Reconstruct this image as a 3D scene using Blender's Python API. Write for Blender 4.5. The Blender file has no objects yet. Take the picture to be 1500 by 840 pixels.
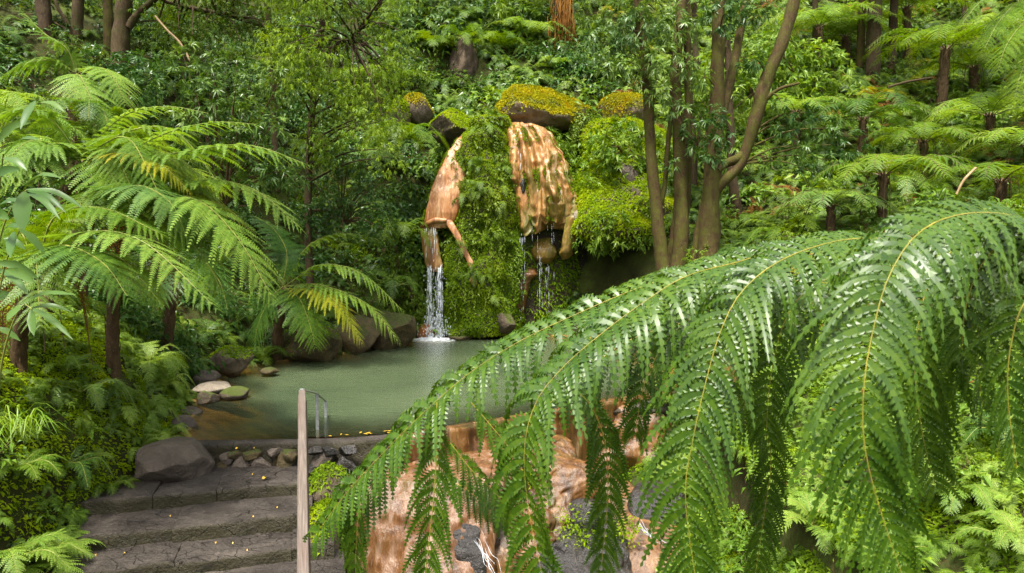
import bpy, math, random
import numpy as np

rng = np.random.default_rng(11)
random.seed(5)
sc = bpy.context.scene
col = sc.collection
Z = np.array([0.0, 0.0, 1.0])
CAMZ, FPX, PITCH = 2.94, 1000.0, math.atan(0.07)
cp, sp = math.cos(PITCH), math.sin(PITCH)


def at(px, py, Y):
    """World point seen at photo pixel (px, py) at distance Y along +y."""
    a, b = (px - 750) / FPX, (420 - py) / FPX
    d = np.array([a, cp + b * sp, -sp + b * cp])
    k = Y / d[1]
    return np.array([d[0] * k, Y, CAMZ + d[2] * k])


def nrm(v):
    return v / np.maximum(np.linalg.norm(v, axis=-1, keepdims=True), 1e-9)


def sst(x, a, b):
    t = np.clip((x - a) / (b - a), 0, 1)
    return t * t * (3 - 2 * t)


# ------------------------------------------------------------------ noise
def vnoise(p, seed=0):
    p = np.asarray(p, float)
    i = np.floor(p).astype(np.int64)
    f = p - i
    f = f * f * (3 - 2 * f)

    def h(ix, iy, iz):
        n = (ix * 374761393 + iy * 668265263 + iz * 2147483647 + seed * 974711) & 0xFFFFFFFF
        n = ((n ^ (n >> 13)) * 1274126177) & 0xFFFFFFFF
        n = n ^ (n >> 16)
        return (n & 0xFFFF) / 65535.0
    r = 0
    for a in (0, 1):
        for b in (0, 1):
            for c in (0, 1):
                w = (f[..., 0] if a else 1 - f[..., 0]) * (f[..., 1] if b else 1 - f[..., 1]) * (f[..., 2] if c else 1 - f[..., 2])
                r = r + w * h(i[..., 0] + a, i[..., 1] + b, i[..., 2] + c)
    return r * 2 - 1


def fbm(p, o=4, seed=0):
    r, a = 0, 0.5
    p = np.asarray(p, float)
    for k in range(o):
        r = r + a * vnoise(p, seed + k)
        p = p * 2.03 + 7.1
        a *= 0.5
    return r


# ------------------------------------------------------------------ mesh builder
WL = {}


class MB:
    def __init__(s):
        s.v, s.f, s.m, s.n = [], [], [], 0

    def add(s, V, F, mi=0):
        V = np.asarray(V, float).reshape(-1, 3)
        F = np.asarray(F, np.int64)
        if len(F) == 0:
            return
        s.v.append(V)
        s.f.append(F + s.n)
        s.m.append(np.full(len(F), mi, np.int32))
        s.n += len(V)

    def quads(s, Q, mi=0):
        Q = np.asarray(Q, float).reshape(-1, 4, 3)
        s.add(Q.reshape(-1, 3), np.arange(len(Q) * 4).reshape(-1, 4), mi)

    def mesh(s, name, mats, off, smooth=True):
        me = bpy.data.meshes.new(name)
        V = np.concatenate(s.v) - off
        me.vertices.add(len(V))
        me.vertices.foreach_set('co', V.astype(np.float32).ravel())
        lp = np.concatenate([f.ravel() for f in s.f]).astype(np.int32)
        tot = np.concatenate([np.full(len(f), f.shape[1], np.int32) for f in s.f])
        st = np.concatenate([[0], np.cumsum(tot)[:-1]]).astype(np.int32)
        me.loops.add(len(lp))
        me.loops.foreach_set('vertex_index', lp)
        me.polygons.add(len(tot))
        me.polygons.foreach_set('loop_start', st)
        me.polygons.foreach_set('material_index', np.concatenate(s.m))
        me.polygons.foreach_set('use_smooth', np.full(len(tot), smooth))
        for m in (mats if isinstance(mats, (list, tuple)) else [mats]):
            me.materials.append(m)
        me.update(calc_edges=True)
        return me

    def build(s, name, mats, parent=None, origin=None, smooth=True):
        o0 = WL[parent.name] if parent else (np.zeros(3) if origin is None else np.asarray(origin, float))
        o = bpy.data.objects.new(name, s.mesh(name, mats, o0, smooth))
        col.objects.link(o)
        if parent:
            o.parent = parent
        else:
            o.location = o0
        WL[o.name] = o0
        return o


def tag(o, label=None, cat=None, group=None, kind=None):
    if label:
        o['label'] = label
    if cat:
        o['category'] = cat
    if group:
        o['group'] = group
    if kind:
        o['kind'] = kind
    return o


def thing(name, label, cat, loc, group=None):
    o = bpy.data.objects.new(name, None)
    col.objects.link(o)
    o.location = loc
    o.empty_display_size = 0.1
    WL[o.name] = np.asarray(loc, float)
    return tag(o, label, cat, group)


# ------------------------------------------------------------------ materials
class NT:
    def __init__(s, name):
        s.m = bpy.data.materials.new(name)
        s.m.use_nodes = True
        s.t = s.m.node_tree
        s.t.nodes.clear()
        s.out = s.n('ShaderNodeOutputMaterial')

    def n(s, ty, ins=None, **kw):
        x = s.t.nodes.new(ty)
        for k, v in kw.items():
            setattr(x, k, v)
        for k, v in (ins or {}).items():
            if hasattr(v, 'is_linked') or hasattr(v, 'links'):
                s.t.links.new(v, x.inputs[k])
            else:
                x.inputs[k].default_value = v
        return x

    def math(s, op, a, b=0.0, clamp=False):
        return s.n('ShaderNodeMath', {0: a, 1: b}, operation=op, use_clamp=clamp).outputs[0]

    def ramp(s, fac, stops):
        r = s.n('ShaderNodeValToRGB', {0: fac})
        e = r.color_ramp.elements
        while len(e) < len(stops):
            e.new(0.5)
        for k, (p, c) in enumerate(stops):
            e[k].position = p
            e[k].color = (*c, 1) if len(c) == 3 else c
        return r.outputs[0]

    def mix(s, f, a, b, blend='MIX'):
        x = s.n('ShaderNodeMix', data_type='RGBA', blend_type=blend)
        for k, v in ((0, f), (6, a), (7, b)):
            if hasattr(v, 'links'):
                s.t.links.new(v, x.inputs[k])
            else:
                x.inputs[k].default_value = (*v, 1) if isinstance(v, tuple) and len(v) == 3 else v
        return x.outputs[2]

    def pos(s, sc=(1, 1, 1)):
        g = s.n('ShaderNodeNewGeometry')
        return s.n('ShaderNodeMapping', {0: g.outputs['Position'], 3: sc}).outputs[0]

    def noise(s, vec, scale, detail=4, rough=0.55, dist=0.0):
        return s.n('ShaderNodeTexNoise', {'Vector': vec, 'Scale': scale, 'Detail': detail, 'Roughness': rough, 'Distortion': dist}).outputs[0]

    def bump(s, h, strength, dist=0.02):
        return s.n('ShaderNodeBump', {'Strength': strength, 'Distance': dist, 'Height': h}).outputs[0]

    def bsdf(s, color, rough=0.6, normal=None, spec=0.5, **kw):
        ins = {'Base Color': (*color, 1) if isinstance(color, tuple) and len(color) == 3 else color, 'Roughness': rough, 'Specular IOR Level': spec}
        if normal is not None:
            ins['Normal'] = normal
        ins.update(kw)
        return s.n('ShaderNodeBsdfPrincipled', ins).outputs[0]

    def done(s, sh):
        s.t.links.new(sh, s.out.inputs[0])
        return s.m


def leafmat(name, stops, rough=0.45, trans=0.4, spec=0.4, wisl=0.45, wobj=0.25, wn=0.5, nsc=0.9, tl=1.0):
    k = NT(name)
    g = k.n('ShaderNodeNewGeometry')
    oi = k.n('ShaderNodeObjectInfo')
    no = k.noise(k.pos(), nsc, 2)
    f = k.math('MULTIPLY', g.outputs['Random Per Island'], wisl)
    f = k.math('ADD', f, k.math('MULTIPLY', oi.outputs['Random'], wobj))
    no = k.math('MULTIPLY', k.math('SUBTRACT', no, 0.33), 2.6 * wn)
    f = k.math('ADD', f, no, True)
    stops = [(p, (min(r * 1.30, 1), min(g * 1.14, 1), b * .60)) for p, (r, g, b) in stops]
    spec, rough = spec * .55, min(1, rough + .05)
    c = k.ramp(f, stops)
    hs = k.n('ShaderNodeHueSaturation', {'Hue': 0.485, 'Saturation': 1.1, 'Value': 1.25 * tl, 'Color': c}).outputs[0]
    b = k.bsdf(c, rough, spec=spec)
    t = k.n('ShaderNodeBsdfTranslucent', {0: hs}).outputs[0]
    return k.done(k.n('ShaderNodeMixShader', {0: trans, 1: b, 2: t}).outputs[0])


M = {}
M['fern_bright'] = leafmat('bright fern leaf', [(0, (.046, .115, .024)), (.5, (.102, .205, .046)), (1, (.20, .31, .090))], .42, .42, .5)
M['fern_mid'] = leafmat('fern leaf', [(0, (.026, .075, .012)), (.5, (.066, .145, .018)), (1, (.13, .215, .03))], .4, .4, .5)
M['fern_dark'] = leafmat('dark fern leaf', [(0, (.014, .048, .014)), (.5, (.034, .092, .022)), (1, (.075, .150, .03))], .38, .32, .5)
M['fern_blue'] = leafmat('blue green fern leaf', [(0, (.030, .085, .035)), (.5, (.07, .15, .055)), (1, (.13, .22, .075))], .36, .35, .55)
M['fern_yellow'] = leafmat('yellowing fern leaf', [(0, (.14, .20, .02)), (.5, (.22, .26, .03)), (1, (.36, .28, .045))], .5, .4, .4)
M['fern_brown'] = leafmat('dry fern leaf', [(0, (.075, .036, .014)), (.5, (.16, .080, .028)), (1, (.28, .16, .06))], .7, .25, .2)
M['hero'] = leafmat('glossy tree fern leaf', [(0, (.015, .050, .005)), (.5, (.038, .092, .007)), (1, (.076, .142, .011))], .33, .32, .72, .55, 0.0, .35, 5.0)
M['herb'] = leafmat('broad herb leaf', [(0, (.036, .095, .014)), (.5, (.085, .180, .026)), (1, (.18, .285, .06))], .35, .38, .5)
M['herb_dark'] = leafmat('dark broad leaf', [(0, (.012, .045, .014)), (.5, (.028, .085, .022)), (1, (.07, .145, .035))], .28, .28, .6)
M['bush'] = leafmat('small bush leaf', [(0, (.022, .060, .010)), (.5, (.055, .125, .016)), (1, (.13, .21, .024))], .4, .4, .45)
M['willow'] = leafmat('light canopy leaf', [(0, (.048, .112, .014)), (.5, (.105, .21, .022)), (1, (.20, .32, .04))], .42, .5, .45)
M['olive'] = leafmat('olive canopy leaf', [(0, (.020, .048, .008)), (.5, (.044, .092, .012)), (1, (.10, .155, .02))], .45, .4, .4)  # dull olive leaf tones
M['glossy'] = leafmat('glossy lance leaf', [(0, (.016, .052, .018)), (.5, (.036, .092, .030)), (1, (.080, .155, .045))], .33, .3, .5)
M['laurel'] = leafmat('laurel leaf', [(0, (.030, .078, .022)), (.5, (.066, .140, .036)), (1, (.150, .240, .085))], .30, .35, .6)
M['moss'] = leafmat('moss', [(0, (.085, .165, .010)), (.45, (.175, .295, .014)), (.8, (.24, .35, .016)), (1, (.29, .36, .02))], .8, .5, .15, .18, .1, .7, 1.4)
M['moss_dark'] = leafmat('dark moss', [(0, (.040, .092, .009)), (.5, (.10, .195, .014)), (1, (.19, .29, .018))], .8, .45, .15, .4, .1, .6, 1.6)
M['moss_gold'] = leafmat('golden moss', [(0, (.10, .14, .010)), (.5, (.23, .25, .014)), (.8, (.28, .28, .016)), (1, (.34, .27, .02))], .8, .3, .15, .35, .1, .7, 2.0)
M['vine'] = leafmat('creeper leaf', [(0, (.032, .082, .012)), (.5, (.080, .155, .020)), (1, (.17, .25, .035))], .38, .35, .45)


def stemmat(name, a, b, rough=.6, sc=8):
    k = NT(name)
    n = k.noise(k.pos(), sc, 3)
    return k.done(k.bsdf(k.ramp(n, [(.3, a), (.7, b)]), rough, spec=.3))


M['stem_green'] = stemmat('green stem', (.10, .14, .02), (.20, .20, .04))
M['stem_brown'] = stemmat('brown stem', (.045, .026, .012), (.13, .08, .035))
M['stem_gold'] = stemmat('golden midrib', (.13, .14, .016), (.27, .225, .03), .5, 20)
M['twig_tan'] = stemmat('bare twig', (.20, .13, .06), (.34, .23, .12))


def barkmat(name, lo, hi, moss, mossamt):
    k = NT(name)
    p = k.pos((1, 1, .35))
    n = k.noise(p, 19, 7, .72, .4)
    n2 = k.noise(k.pos(), 4.2, 6, .7)
    c = k.ramp(n, [(.28, lo), (.72, hi)])
    c = k.mix(k.ramp(n2, [(.55 - mossamt * .3, (0, 0, 0)), (.72 - mossamt * .3, (1, 1, 1))]), c, moss)
    sp_ = k.noise(k.pos(), 40, 2)
    c = k.mix(k.ramp(sp_, [(.64, (0, 0, 0)), (.70, (.5, .5, .5))]), c, (.22, .20, .11))
    return k.done(k.bsdf(c, .85, k.bump(n, .8, .03), .2))


M['bark_moss'] = barkmat('mossy bark', (.026, .017, .007), (.085, .050, .018), (.062, .060, .008), .45)
M['bark_brown'] = barkmat('brown bark', (.035, .024, .012), (.11, .072, .036), (.055, .060, .012), .25)
M['bark_dark'] = barkmat('dark bark', (.022, .014, .008), (.075, .045, .022), (.045, .05, .012), .15)
M['fibre'] = barkmat('fibrous fern trunk', (.030, .018, .009), (.12, .070, .034), (.06, .055, .014), .1)


def rockmat(name, a, b, c3, moss=None, thr=.55, rough=.75, sc=1.0, wet=0.0):
    k = NT(name)
    p = k.pos()
    n = k.noise(p, 3.0 * sc, 8, .62, .3)
    n2 = k.noise(p, 17 * sc, 6, .7)
    v = k.n('ShaderNodeTexVoronoi', {'Vector': k.n('ShaderNodeMix', {0: .12, 4: p, 5: k.n('ShaderNodeTexNoise', {'Vector': p, 'Scale': 5.0}).outputs[1]}, data_type='VECTOR').outputs[1], 'Scale': 4.0 * sc}, feature='DISTANCE_TO_EDGE').outputs[0]
    cr = k.ramp(v, [(0, (0, 0, 0)), (.02, (1, 1, 1))])
    c = k.ramp(n, [(.25, a), (.5, b), (.75, c3)])
    c = k.mix(k.math('MULTIPLY', n2, .55), c, k.mix(.5, c, (.02, .016, .012)))
    c = k.mix(k.ramp(n2, [(.60, (0, 0, 0)), (.75, (.45, .45, .45))]), c, (.30, .27, .22))
    h = k.math('ADD', k.math('MULTIPLY', n, .8), k.math('MULTIPLY', n2, .35))
    h = k.math('ADD', h, k.math('MULTIPLY', cr, .025))
    if moss:
        g = k.n('ShaderNodeNewGeometry')
        sx = k.n('ShaderNodeSeparateXYZ', {0: g.outputs['Normal']})
        f = k.math('ADD', sx.outputs[2], k.math('MULTIPLY', k.math('SUBTRACT', k.noise(p, 2.6, 5, .7), .5), 2.4))
        c = k.mix(k.ramp(f, [(thr, (0, 0, 0)), (min(thr + .22, 1), (1, 1, 1))]), c, k.mix(n2, moss, tuple(x * .45 for x in moss)))
    return k.done(k.bsdf(c, rough, k.bump(h, 1.0, .09), .3 + wet))


M['rock'] = rockmat('grey brown rock', (.046, .035, .026), (.098, .076, .058), (.165, .130, .102))
M['rock_warm'] = rockmat('warm brown rock', (.030, .019, .011), (.070, .045, .026), (.13, .09, .055))
M['rock_moss'] = rockmat('mossy rock', (.035, .028, .018), (.085, .062, .038), (.15, .115, .07), (.085, .11, .015), .55)
M['rock_gold'] = rockmat('golden moss rock', (.08, .06, .038), (.17, .125, .08), (.28, .21, .14), (.13, .14, .014), .05)
M['rock_bank'] = rockmat('brown bank rock', (.030, .022, .010), (.070, .052, .020), (.125, .085, .03), (.06, .075, .010), .6)  # dark brown stone with dull green moss
M['rock_wet'] = rockmat('wet black rock', (.008, .007, .006), (.019, .016, .014), (.045, .037, .030), None, rough=.30, wet=.15)
M['hollow'] = rockmat('shade darkened dripping rock', (.006, .006, .004), (.015, .013, .007), (.034, .028, .012), None, rough=.6, wet=-.1)  # wet rock, colour taken darker to stand in for shade under the overhang
M['rock_orange'] = rockmat('iron stained rock', (.20, .06, .012), (.36, .125, .022), (.42, .22, .07), None, rough=.4, wet=.2)
M['cliff'] = rockmat('damp cliff', (.018, .014, .008), (.045, .034, .016), (.09, .066, .03), (.05, .075, .010), .2, .8, .6)
M['slab'] = rockmat('pale slab', (.13, .10, .075), (.22, .18, .135), (.32, .27, .21), None, .5, .8)


def travmat(name, a, b, c3, dark, green=None, ga=0.0, rough=.38):
    k = NT(name)
    st = k.noise(k.pos((1, 1, .13)), 5.5, 6, .62, .5)
    n2 = k.noise(k.pos((1, 1, .16)), 17, 6, .65)
    n3 = k.noise(k.pos((1, 1, .45)), 1.9, 4, .6)
    c = k.ramp(st, [(.36, a), (.5, b), (.62, c3)])
    c = k.mix(k.ramp(n2, [(.36, (.45, .45, .45)), (.52, (0, 0, 0))]), c, k.mix(.65, c, dark))
    c = k.mix(k.ramp(n3, [(.56, (0, 0, 0)), (.70, (.75, .75, .75))]), c, dark)
    c = k.mix(k.ramp(k.noise(k.pos((1, 1, .07)), 11, 3, .5), [(.60, (0, 0, 0)), (.70, (.65, .65, .65))]), c, tuple(min(1, x * 1.2 + .05) for x in c3))
    if green:
        n4 = k.noise(k.pos((1, 1, .3)), 2.7, 5, .65)
        c = k.mix(k.ramp(n4, [(.62 - ga, (0, 0, 0)), (.78 - ga, (.9, .9, .9))]), c, green)
    h = k.math('ADD', st, k.math('MULTIPLY', n2, .6))
    return k.done(k.bsdf(c, rough, k.bump(h, .6, .05), .45))


M['trav'] = travmat('orange travertine', (.17, .060, .014), (.29, .118, .032), (.40, .23, .105), (.095, .036, .011))
M['trav_pale'] = travmat('pale salmon travertine', (.155, .058, .012), (.285, .125, .030), (.40, .25, .095), (.070, .030, .009), (.075, .080, .012), .15)
M['trav_ochre'] = travmat('ochre green travertine', (.12, .075, .012), (.20, .118, .020), (.29, .185, .055), (.06, .038, .010), (.085, .10, .010), .14)
M['trav_pink'] = travmat('pinkish wet travertine', (.050, .021, .007), (.120, .050, .015), (.185, .110, .066), (.060, .026, .008), (.075, .042, .006), .10, .40)
M['trav_rust'] = travmat('rust wet travertine', (.045, .018, .005), (.100, .040, .008), (.155, .075, .020), (.028, .018, .007), (.040, .038, .009), .10, .42)


def stepmat():
    k = NT('damp stone step')
    p = k.pos()
    wob = k.n('ShaderNodeTexNoise', {'Vector': p, 'Scale': 3.0, 'Detail': 4.0}).outputs[1]
    pv = k.n('ShaderNodeMix', {0: .22, 4: p, 5: wob}, data_type='VECTOR').outputs[1]
    v = k.n('ShaderNodeTexVoronoi', {'Vector': k.n('ShaderNodeMapping', {0: pv, 3: (1, 1.8, 2.2)}).outputs[0], 'Scale': 4.6, 'Randomness': .95}, feature='DISTANCE_TO_EDGE').outputs[0]
    n = k.noise(p, 2.2, 6, .65)
    n2 = k.noise(p, 26, 6, .7)
    mask = k.ramp(k.noise(p, 1.7, 2), [(.42, (0, 0, 0)), (.55, (1, 1, 1))])
    cr = k.math('MAXIMUM', k.ramp(v, [(.0, (0, 0, 0)), (.022, (1, 1, 1))]), k.math('SUBTRACT', 1.0, mask))
    c = k.ramp(n, [(.30, (.023, .018, .014)), (.50, (.053, .042, .033)), (.74, (.108, .088, .070))])
    c = k.mix(k.ramp(n2, [(.42, (.8, .8, .8)), (.6, (0, 0, 0))]), c, k.mix(.6, c, (.02, .015, .012)))
    c = k.mix(k.ramp(k.noise(p, 1.3, 5, .7), [(.64, (0, 0, 0)), (.72, (.6, .6, .6))]), c, (.15, .12, .095))
    c = k.mix(cr, (.012, .009, .006), c)
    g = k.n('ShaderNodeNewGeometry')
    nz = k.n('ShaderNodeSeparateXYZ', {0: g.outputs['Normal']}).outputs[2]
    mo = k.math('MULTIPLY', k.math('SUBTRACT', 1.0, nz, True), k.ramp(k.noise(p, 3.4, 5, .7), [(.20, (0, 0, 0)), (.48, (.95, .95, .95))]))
    c = k.mix(mo, c, (.034, .029, .010))  # dark moss tone on upright faces, also painting in the risers' shade
    h = k.math('ADD', k.math('ADD', k.math('MULTIPLY', cr, .5), k.math('MULTIPLY', n2, .6)), n)
    r = k.ramp(n, [(.3, (.38, .38, .38)), (.6, (.75, .75, .75))])
    return k.done(k.bsdf(c, r, k.bump(h, 1.0, .07), .35))


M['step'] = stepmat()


def woodmat():
    k = NT('weathered wood')
    g = k.n('ShaderNodeAttribute', attribute_name='grain').outputs['Vector']
    n = k.noise(k.n('ShaderNodeMapping', {0: g, 3: (34, 1.1, 34)}).outputs[0], 2.2, 6, .7, .12)
    n2 = k.noise(k.n('ShaderNodeMapping', {0: g, 3: (10, 1.6, 10)}).outputs[0], .9, 3)
    c = k.ramp(n, [(.28, (.045, .034, .026)), (.5, (.105, .082, .066)), (.72, (.175, .143, .120))])
    c = k.mix(k.ramp(n2, [(.45, (0, 0, 0)), (.7, (.6, .6, .6))]), c, (.095, .062, .046))
    return k.done(k.bsdf(c, .7, k.bump(n, .5, .004), .3))


M['wood'] = woodmat()


def metalmat():
    k = NT('galvanised steel')
    n = k.noise(k.pos(), 30, 5, .6)
    c = k.ramp(n, [(.3, (.24, .25, .25)), (.7, (.48, .50, .50))])
    return k.done(k.bsdf(c, .45, None, .5, Metallic=.55))


M['metal'] = metalmat()
k = NT('rust'); M['rust'] = k.done(k.bsdf((.40, .10, .015), .8))
k = NT('fallen yellow leaf'); M['leaf_yellow'] = k.done(k.bsdf((.42, .25, .02), .5))


def watermat():
    k = NT('murky green thermal water')
    d = k.n('ShaderNodeAttribute', attribute_name='depth').outputs['Fac']
    w1 = k.n('ShaderNodeTexNoise', {'Vector': k.pos((.8, 5.5, 1)), 'Scale': 2.6, 'Detail': 5.0, 'Roughness': .62, 'Distortion': .3}).outputs[0]
    w2 = k.noise(k.pos((1.5, 6, 1)), 7.0, 3, .6)
    h = k.math('ADD', w1, k.math('MULTIPLY', w2, .22))
    bp = k.bump(h, .34, .10)
    c = k.ramp(k.noise(k.pos((1, 1.6, 1)), .35, 3), [(.3, (.046, .066, .033)), (.7, (.070, .092, .047))])
    b = k.bsdf(c, .11, bp, .5)
    b.node.inputs['IOR'].default_value = 1.33
    g = k.n('ShaderNodeBsdfGlossy', {'Color': (1, 1, 1, 1), 'Roughness': .10, 'Normal': bp}).outputs[0]
    t = k.n('ShaderNodeBsdfTransparent', {0: (.90, .84, .55, 1)}).outputs[0]
    fr = k.n('ShaderNodeFresnel', {0: 1.33, 'Normal': bp}).outputs[0]
    clear = k.n('ShaderNodeMixShader', {0: fr, 1: t, 2: g}).outputs[0]
    f = k.ramp(d, [(.04, (.12, .12, .12)), (.55, (.97, .97, .97))])
    return k.done(k.n('ShaderNodeMixShader', {0: f, 1: clear, 2: b}).outputs[0])


M['water'] = watermat()
k = NT('white falling water')
b = k.bsdf((.86, .90, .92), .25, None, .5)
t = k.n('ShaderNodeBsdfTranslucent', {0: (.9, .93, .95, 1)}).outputs[0]
M['white'] = k.done(k.n('ShaderNodeMixShader', {0: .4, 1: b, 2: t}).outputs[0])
k = NT('thin falling water')
b = k.bsdf((.75, .80, .84), .15, None, .5)
t = k.n('ShaderNodeBsdfTransparent').outputs[0]
M['thin'] = k.done(k.n('ShaderNodeMixShader', {0: .5, 1: b, 2: t}).outputs[0])


k = NT('broken water veil')
n_ = k.noise(k.pos((1, 1, .12)), 26, 4, .65)
n2_ = k.noise(k.pos((1, 1, .5)), 9, 4, .6)
a_ = k.ramp(k.math('MULTIPLY', n_, k.math('ADD', n2_, .5)), [(.42, (0, 0, 0)), (.66, (.5, .5, .5))])
b = k.bsdf((.80, .85, .88), .2, None, .5)
M['veil'] = k.done(k.n('ShaderNodeMixShader', {0: a_, 1: k.n('ShaderNodeBsdfTransparent').outputs[0], 2: b}).outputs[0])


def soilmat():
    k = NT('forest soil')
    p = k.pos()
    n = k.noise(p, 1.1, 6, .65)
    n2 = k.noise(p, 14, 5, .7)
    c = k.ramp(n, [(.3, (.018, .016, .006)), (.5, (.034, .044, .010)), (.7, (.060, .085, .014))])
    c = k.mix(k.ramp(n2, [(.5, (0, 0, 0)), (.66, (.8, .8, .8))]), c, (.055, .030, .014))
    return k.done(k.bsdf(c, .95, k.bump(n2, .8, .06), .1))


M['soil'] = soilmat()


def bedmat():
    k = NT('ochre pool bed')
    n = k.noise(k.pos(), 2.2, 5, .65)
    return k.done(k.bsdf(k.ramp(n, [(.35, (.075, .045, .014)), (.52, (.20, .115, .025)), (.68, (.38, .22, .03))]), .7))


M['bed'] = bedmat()


# ------------------------------------------------------------------ shape tools
def curve(ctrl, n):
    c = np.asarray(ctrl, float)
    p = np.vstack([2 * c[0] - c[1], c, 2 * c[-1] - c[-2]])
    out = []
    for i in range(len(c) - 1):
        t = np.linspace(0, 1, 24, endpoint=(i == len(c) - 2))[:, None]
        a, b, d, e = p[i], p[i + 1], p[i + 2], p[i + 3]
        out.append(.5 * (2 * b + (d - a) * t + (2 * a - 5 * b + 4 * d - e) * t ** 2 + (3 * b - a - 3 * d + e) * t ** 3))
    q = np.vstack(out)
    s = np.concatenate([[0], np.cumsum(np.linalg.norm(np.diff(q, axis=0), axis=1))])
    u = np.linspace(0, s[-1], n)
    return np.stack([np.interp(u, s, q[:, k]) for k in range(3)], 1)


def frames(C, up):
    T = nrm(np.gradient(C, axis=0))
    S = nrm(np.cross(T, np.asarray(up, float)))
    return T, S, nrm(np.cross(S, T))


def tube(mb, C, r, sides=8, mi=0, rough=0.0, seed=0, rsc=3.0, caps=True):
    C = np.asarray(C, float)
    n = len(C)
    r = np.broadcast_to(np.asarray(r, float), (n,))
    T = nrm(np.gradient(C, axis=0))
    ref = np.array([1.0, .13, .07]) if abs(T[:, 0]).mean() < .8 else np.array([.1, .2, 1.0])
    A = nrm(np.cross(T, ref))
    B = np.cross(T, A)
    th = np.linspace(0, 2 * np.pi, sides, endpoint=False)
    V = C[:, None] + r[:, None, None] * (A[:, None] * np.cos(th)[None, :, None] + B[:, None] * np.sin(th)[None, :, None])
    if rough:
        nn = fbm(V.reshape(-1, 3) * rsc, 3, seed).reshape(n, sides, 1)
        V = C[:, None] + (V - C[:, None]) * (1 + rough * nn)
    i = np.arange(n - 1)[:, None] * sides
    j = np.arange(sides)[None]
    jn = (j + 1) % sides
    F = np.stack([i + j, i + jn, i + sides + jn, i + sides + j], -1).reshape(-1, 4)
    mb.add(V, F, mi)
    if caps:
        mb.add(V[-1], [list(range(sides))], mi)
        mb.add(V[0], [list(range(sides))[::-1]], mi)
    return V


def frond(mb, ctrl, W, npair, K=8, droop=.35, ang=28, ratio=.22, up=(0, 0, 1), start=.1, rad=.012, lift=.12, li=0, si=1, seed=0, jit=.08):
    r = np.random.default_rng(seed)
    C = curve(ctrl, 60)
    tube(mb, C[::3], np.linspace(rad, rad * .25, 20), 4, si, caps=False)
    T, S, N = frames(C, up)
    t = np.linspace(start, .985, npair)
    ix = t * 59
    gi = lambda A: np.stack([np.interp(ix, np.arange(60), A[:, k]) for k in range(3)], 1)
    c, T, S, N = gi(C), nrm(gi(T)), nrm(gi(S)), nrm(gi(N))
    tt = (t - start) / (1 - start)
    pf = (tt + .06) ** .36 * (1.0 - tt * .985) ** .66
    L0 = W * pf / pf.max()
    for s in (-1, 1):
        L = L0 * (1 + jit * r.normal(size=npair))
        a = np.radians(ang + 28 * tt + r.normal(size=npair) * 4)[:, None]
        d = nrm(S * s * np.cos(a) + T * np.sin(a) + N * (lift + .06 * r.normal(size=(npair, 1))))
        dr = droop * (1 + .25 * r.normal(size=npair))[:, None, None]
        u = np.linspace(.05, .98, K)[None, :, None]
        Lb = L[:, None, None]
        P = c[:, None] + d[:, None] * Lb * u - Z * dr * Lb * u ** 2
        pt = nrm(d[:, None] - Z * 2 * dr * u)
        w = Lb / K * .92
        for q in (-1, 1):
            b = np.cross(np.broadcast_to(N[:, None], pt.shape), pt) * q
            e = nrm(b * .92 + pt * .42 - Z * .12 + .05 * r.normal(size=pt.shape))
            l = np.maximum(Lb * ratio * (1.03 - u) ** .62 * np.minimum(1, .6 + 3 * u), .25 * w) * (1 + .12 * r.normal(size=u.shape))
            Q = np.stack([P - pt * w * .5, P + e * l * .8 - pt * w * .22, P + e * l + pt * w * .2, P + pt * w * .5], 2)
            mb.quads(Q, li)


def leaves(mb, P, D, N, L, W, droop=.25, fold=.25, mi=0):
    """Simple folded leaves: two quads each."""
    P, D, N = np.asarray(P, float), nrm(np.asarray(D, float)), np.asarray(N, float)
    n = len(P)
    L = np.broadcast_to(L, (n,))[:, None]
    W = np.broadcast_to(W, (n,))[:, None]
    S = nrm(np.cross(D, N))
    N = nrm(np.cross(S, D))
    m = P + D * L * .5
    tip = P + D * L - Z * droop * L
    lf = P + D * L * .42 + S * W * .5 + N * fold * W
    rt = P + D * L * .42 - S * W * .5 + N * fold * W
    mb.quads(np.stack([P, m, tip, lf], 1), mi)
    mb.quads(np.stack([P, rt, tip, m], 1), mi)


def bigleaf(mb, p0, p1, W, sag=.15, up=(0, -.4, 1), fold=.18, mi=0, n=9):
    """One close lance leaf, curved and folded along its midrib."""
    p0, p1 = np.asarray(p0, float), np.asarray(p1, float)
    L = np.linalg.norm(p1 - p0)
    C = curve([p0, (p0 + p1) / 2 + Z * sag * L, p1], n)
    T, S, N = frames(C, up)
    t = np.linspace(0, 1, n)
    w = W * .5 * np.sin(np.pi * np.clip(t, 0.02, .99) ** .85) ** .8
    wav = 1 + .10 * np.sin(t * 19)
    l = C + S * (w * wav)[:, None] + N * (w * fold * 2)[:, None]
    r = C - S * (w * wav)[:, None] + N * (w * fold * 2)[:, None]
    V = np.stack([l, C, r], 1).reshape(-1, 3)
    F = []
    for i in range(n - 1):
        for j in (0, 1):
            F.append([i * 3 + j, i * 3 + j + 1, i * 3 + j + 4, i * 3 + j + 3])
    mb.add(V, F, mi)


def rand_dirs(n, r=rng):
    return nrm(r.normal(size=(n, 3)))


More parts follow.
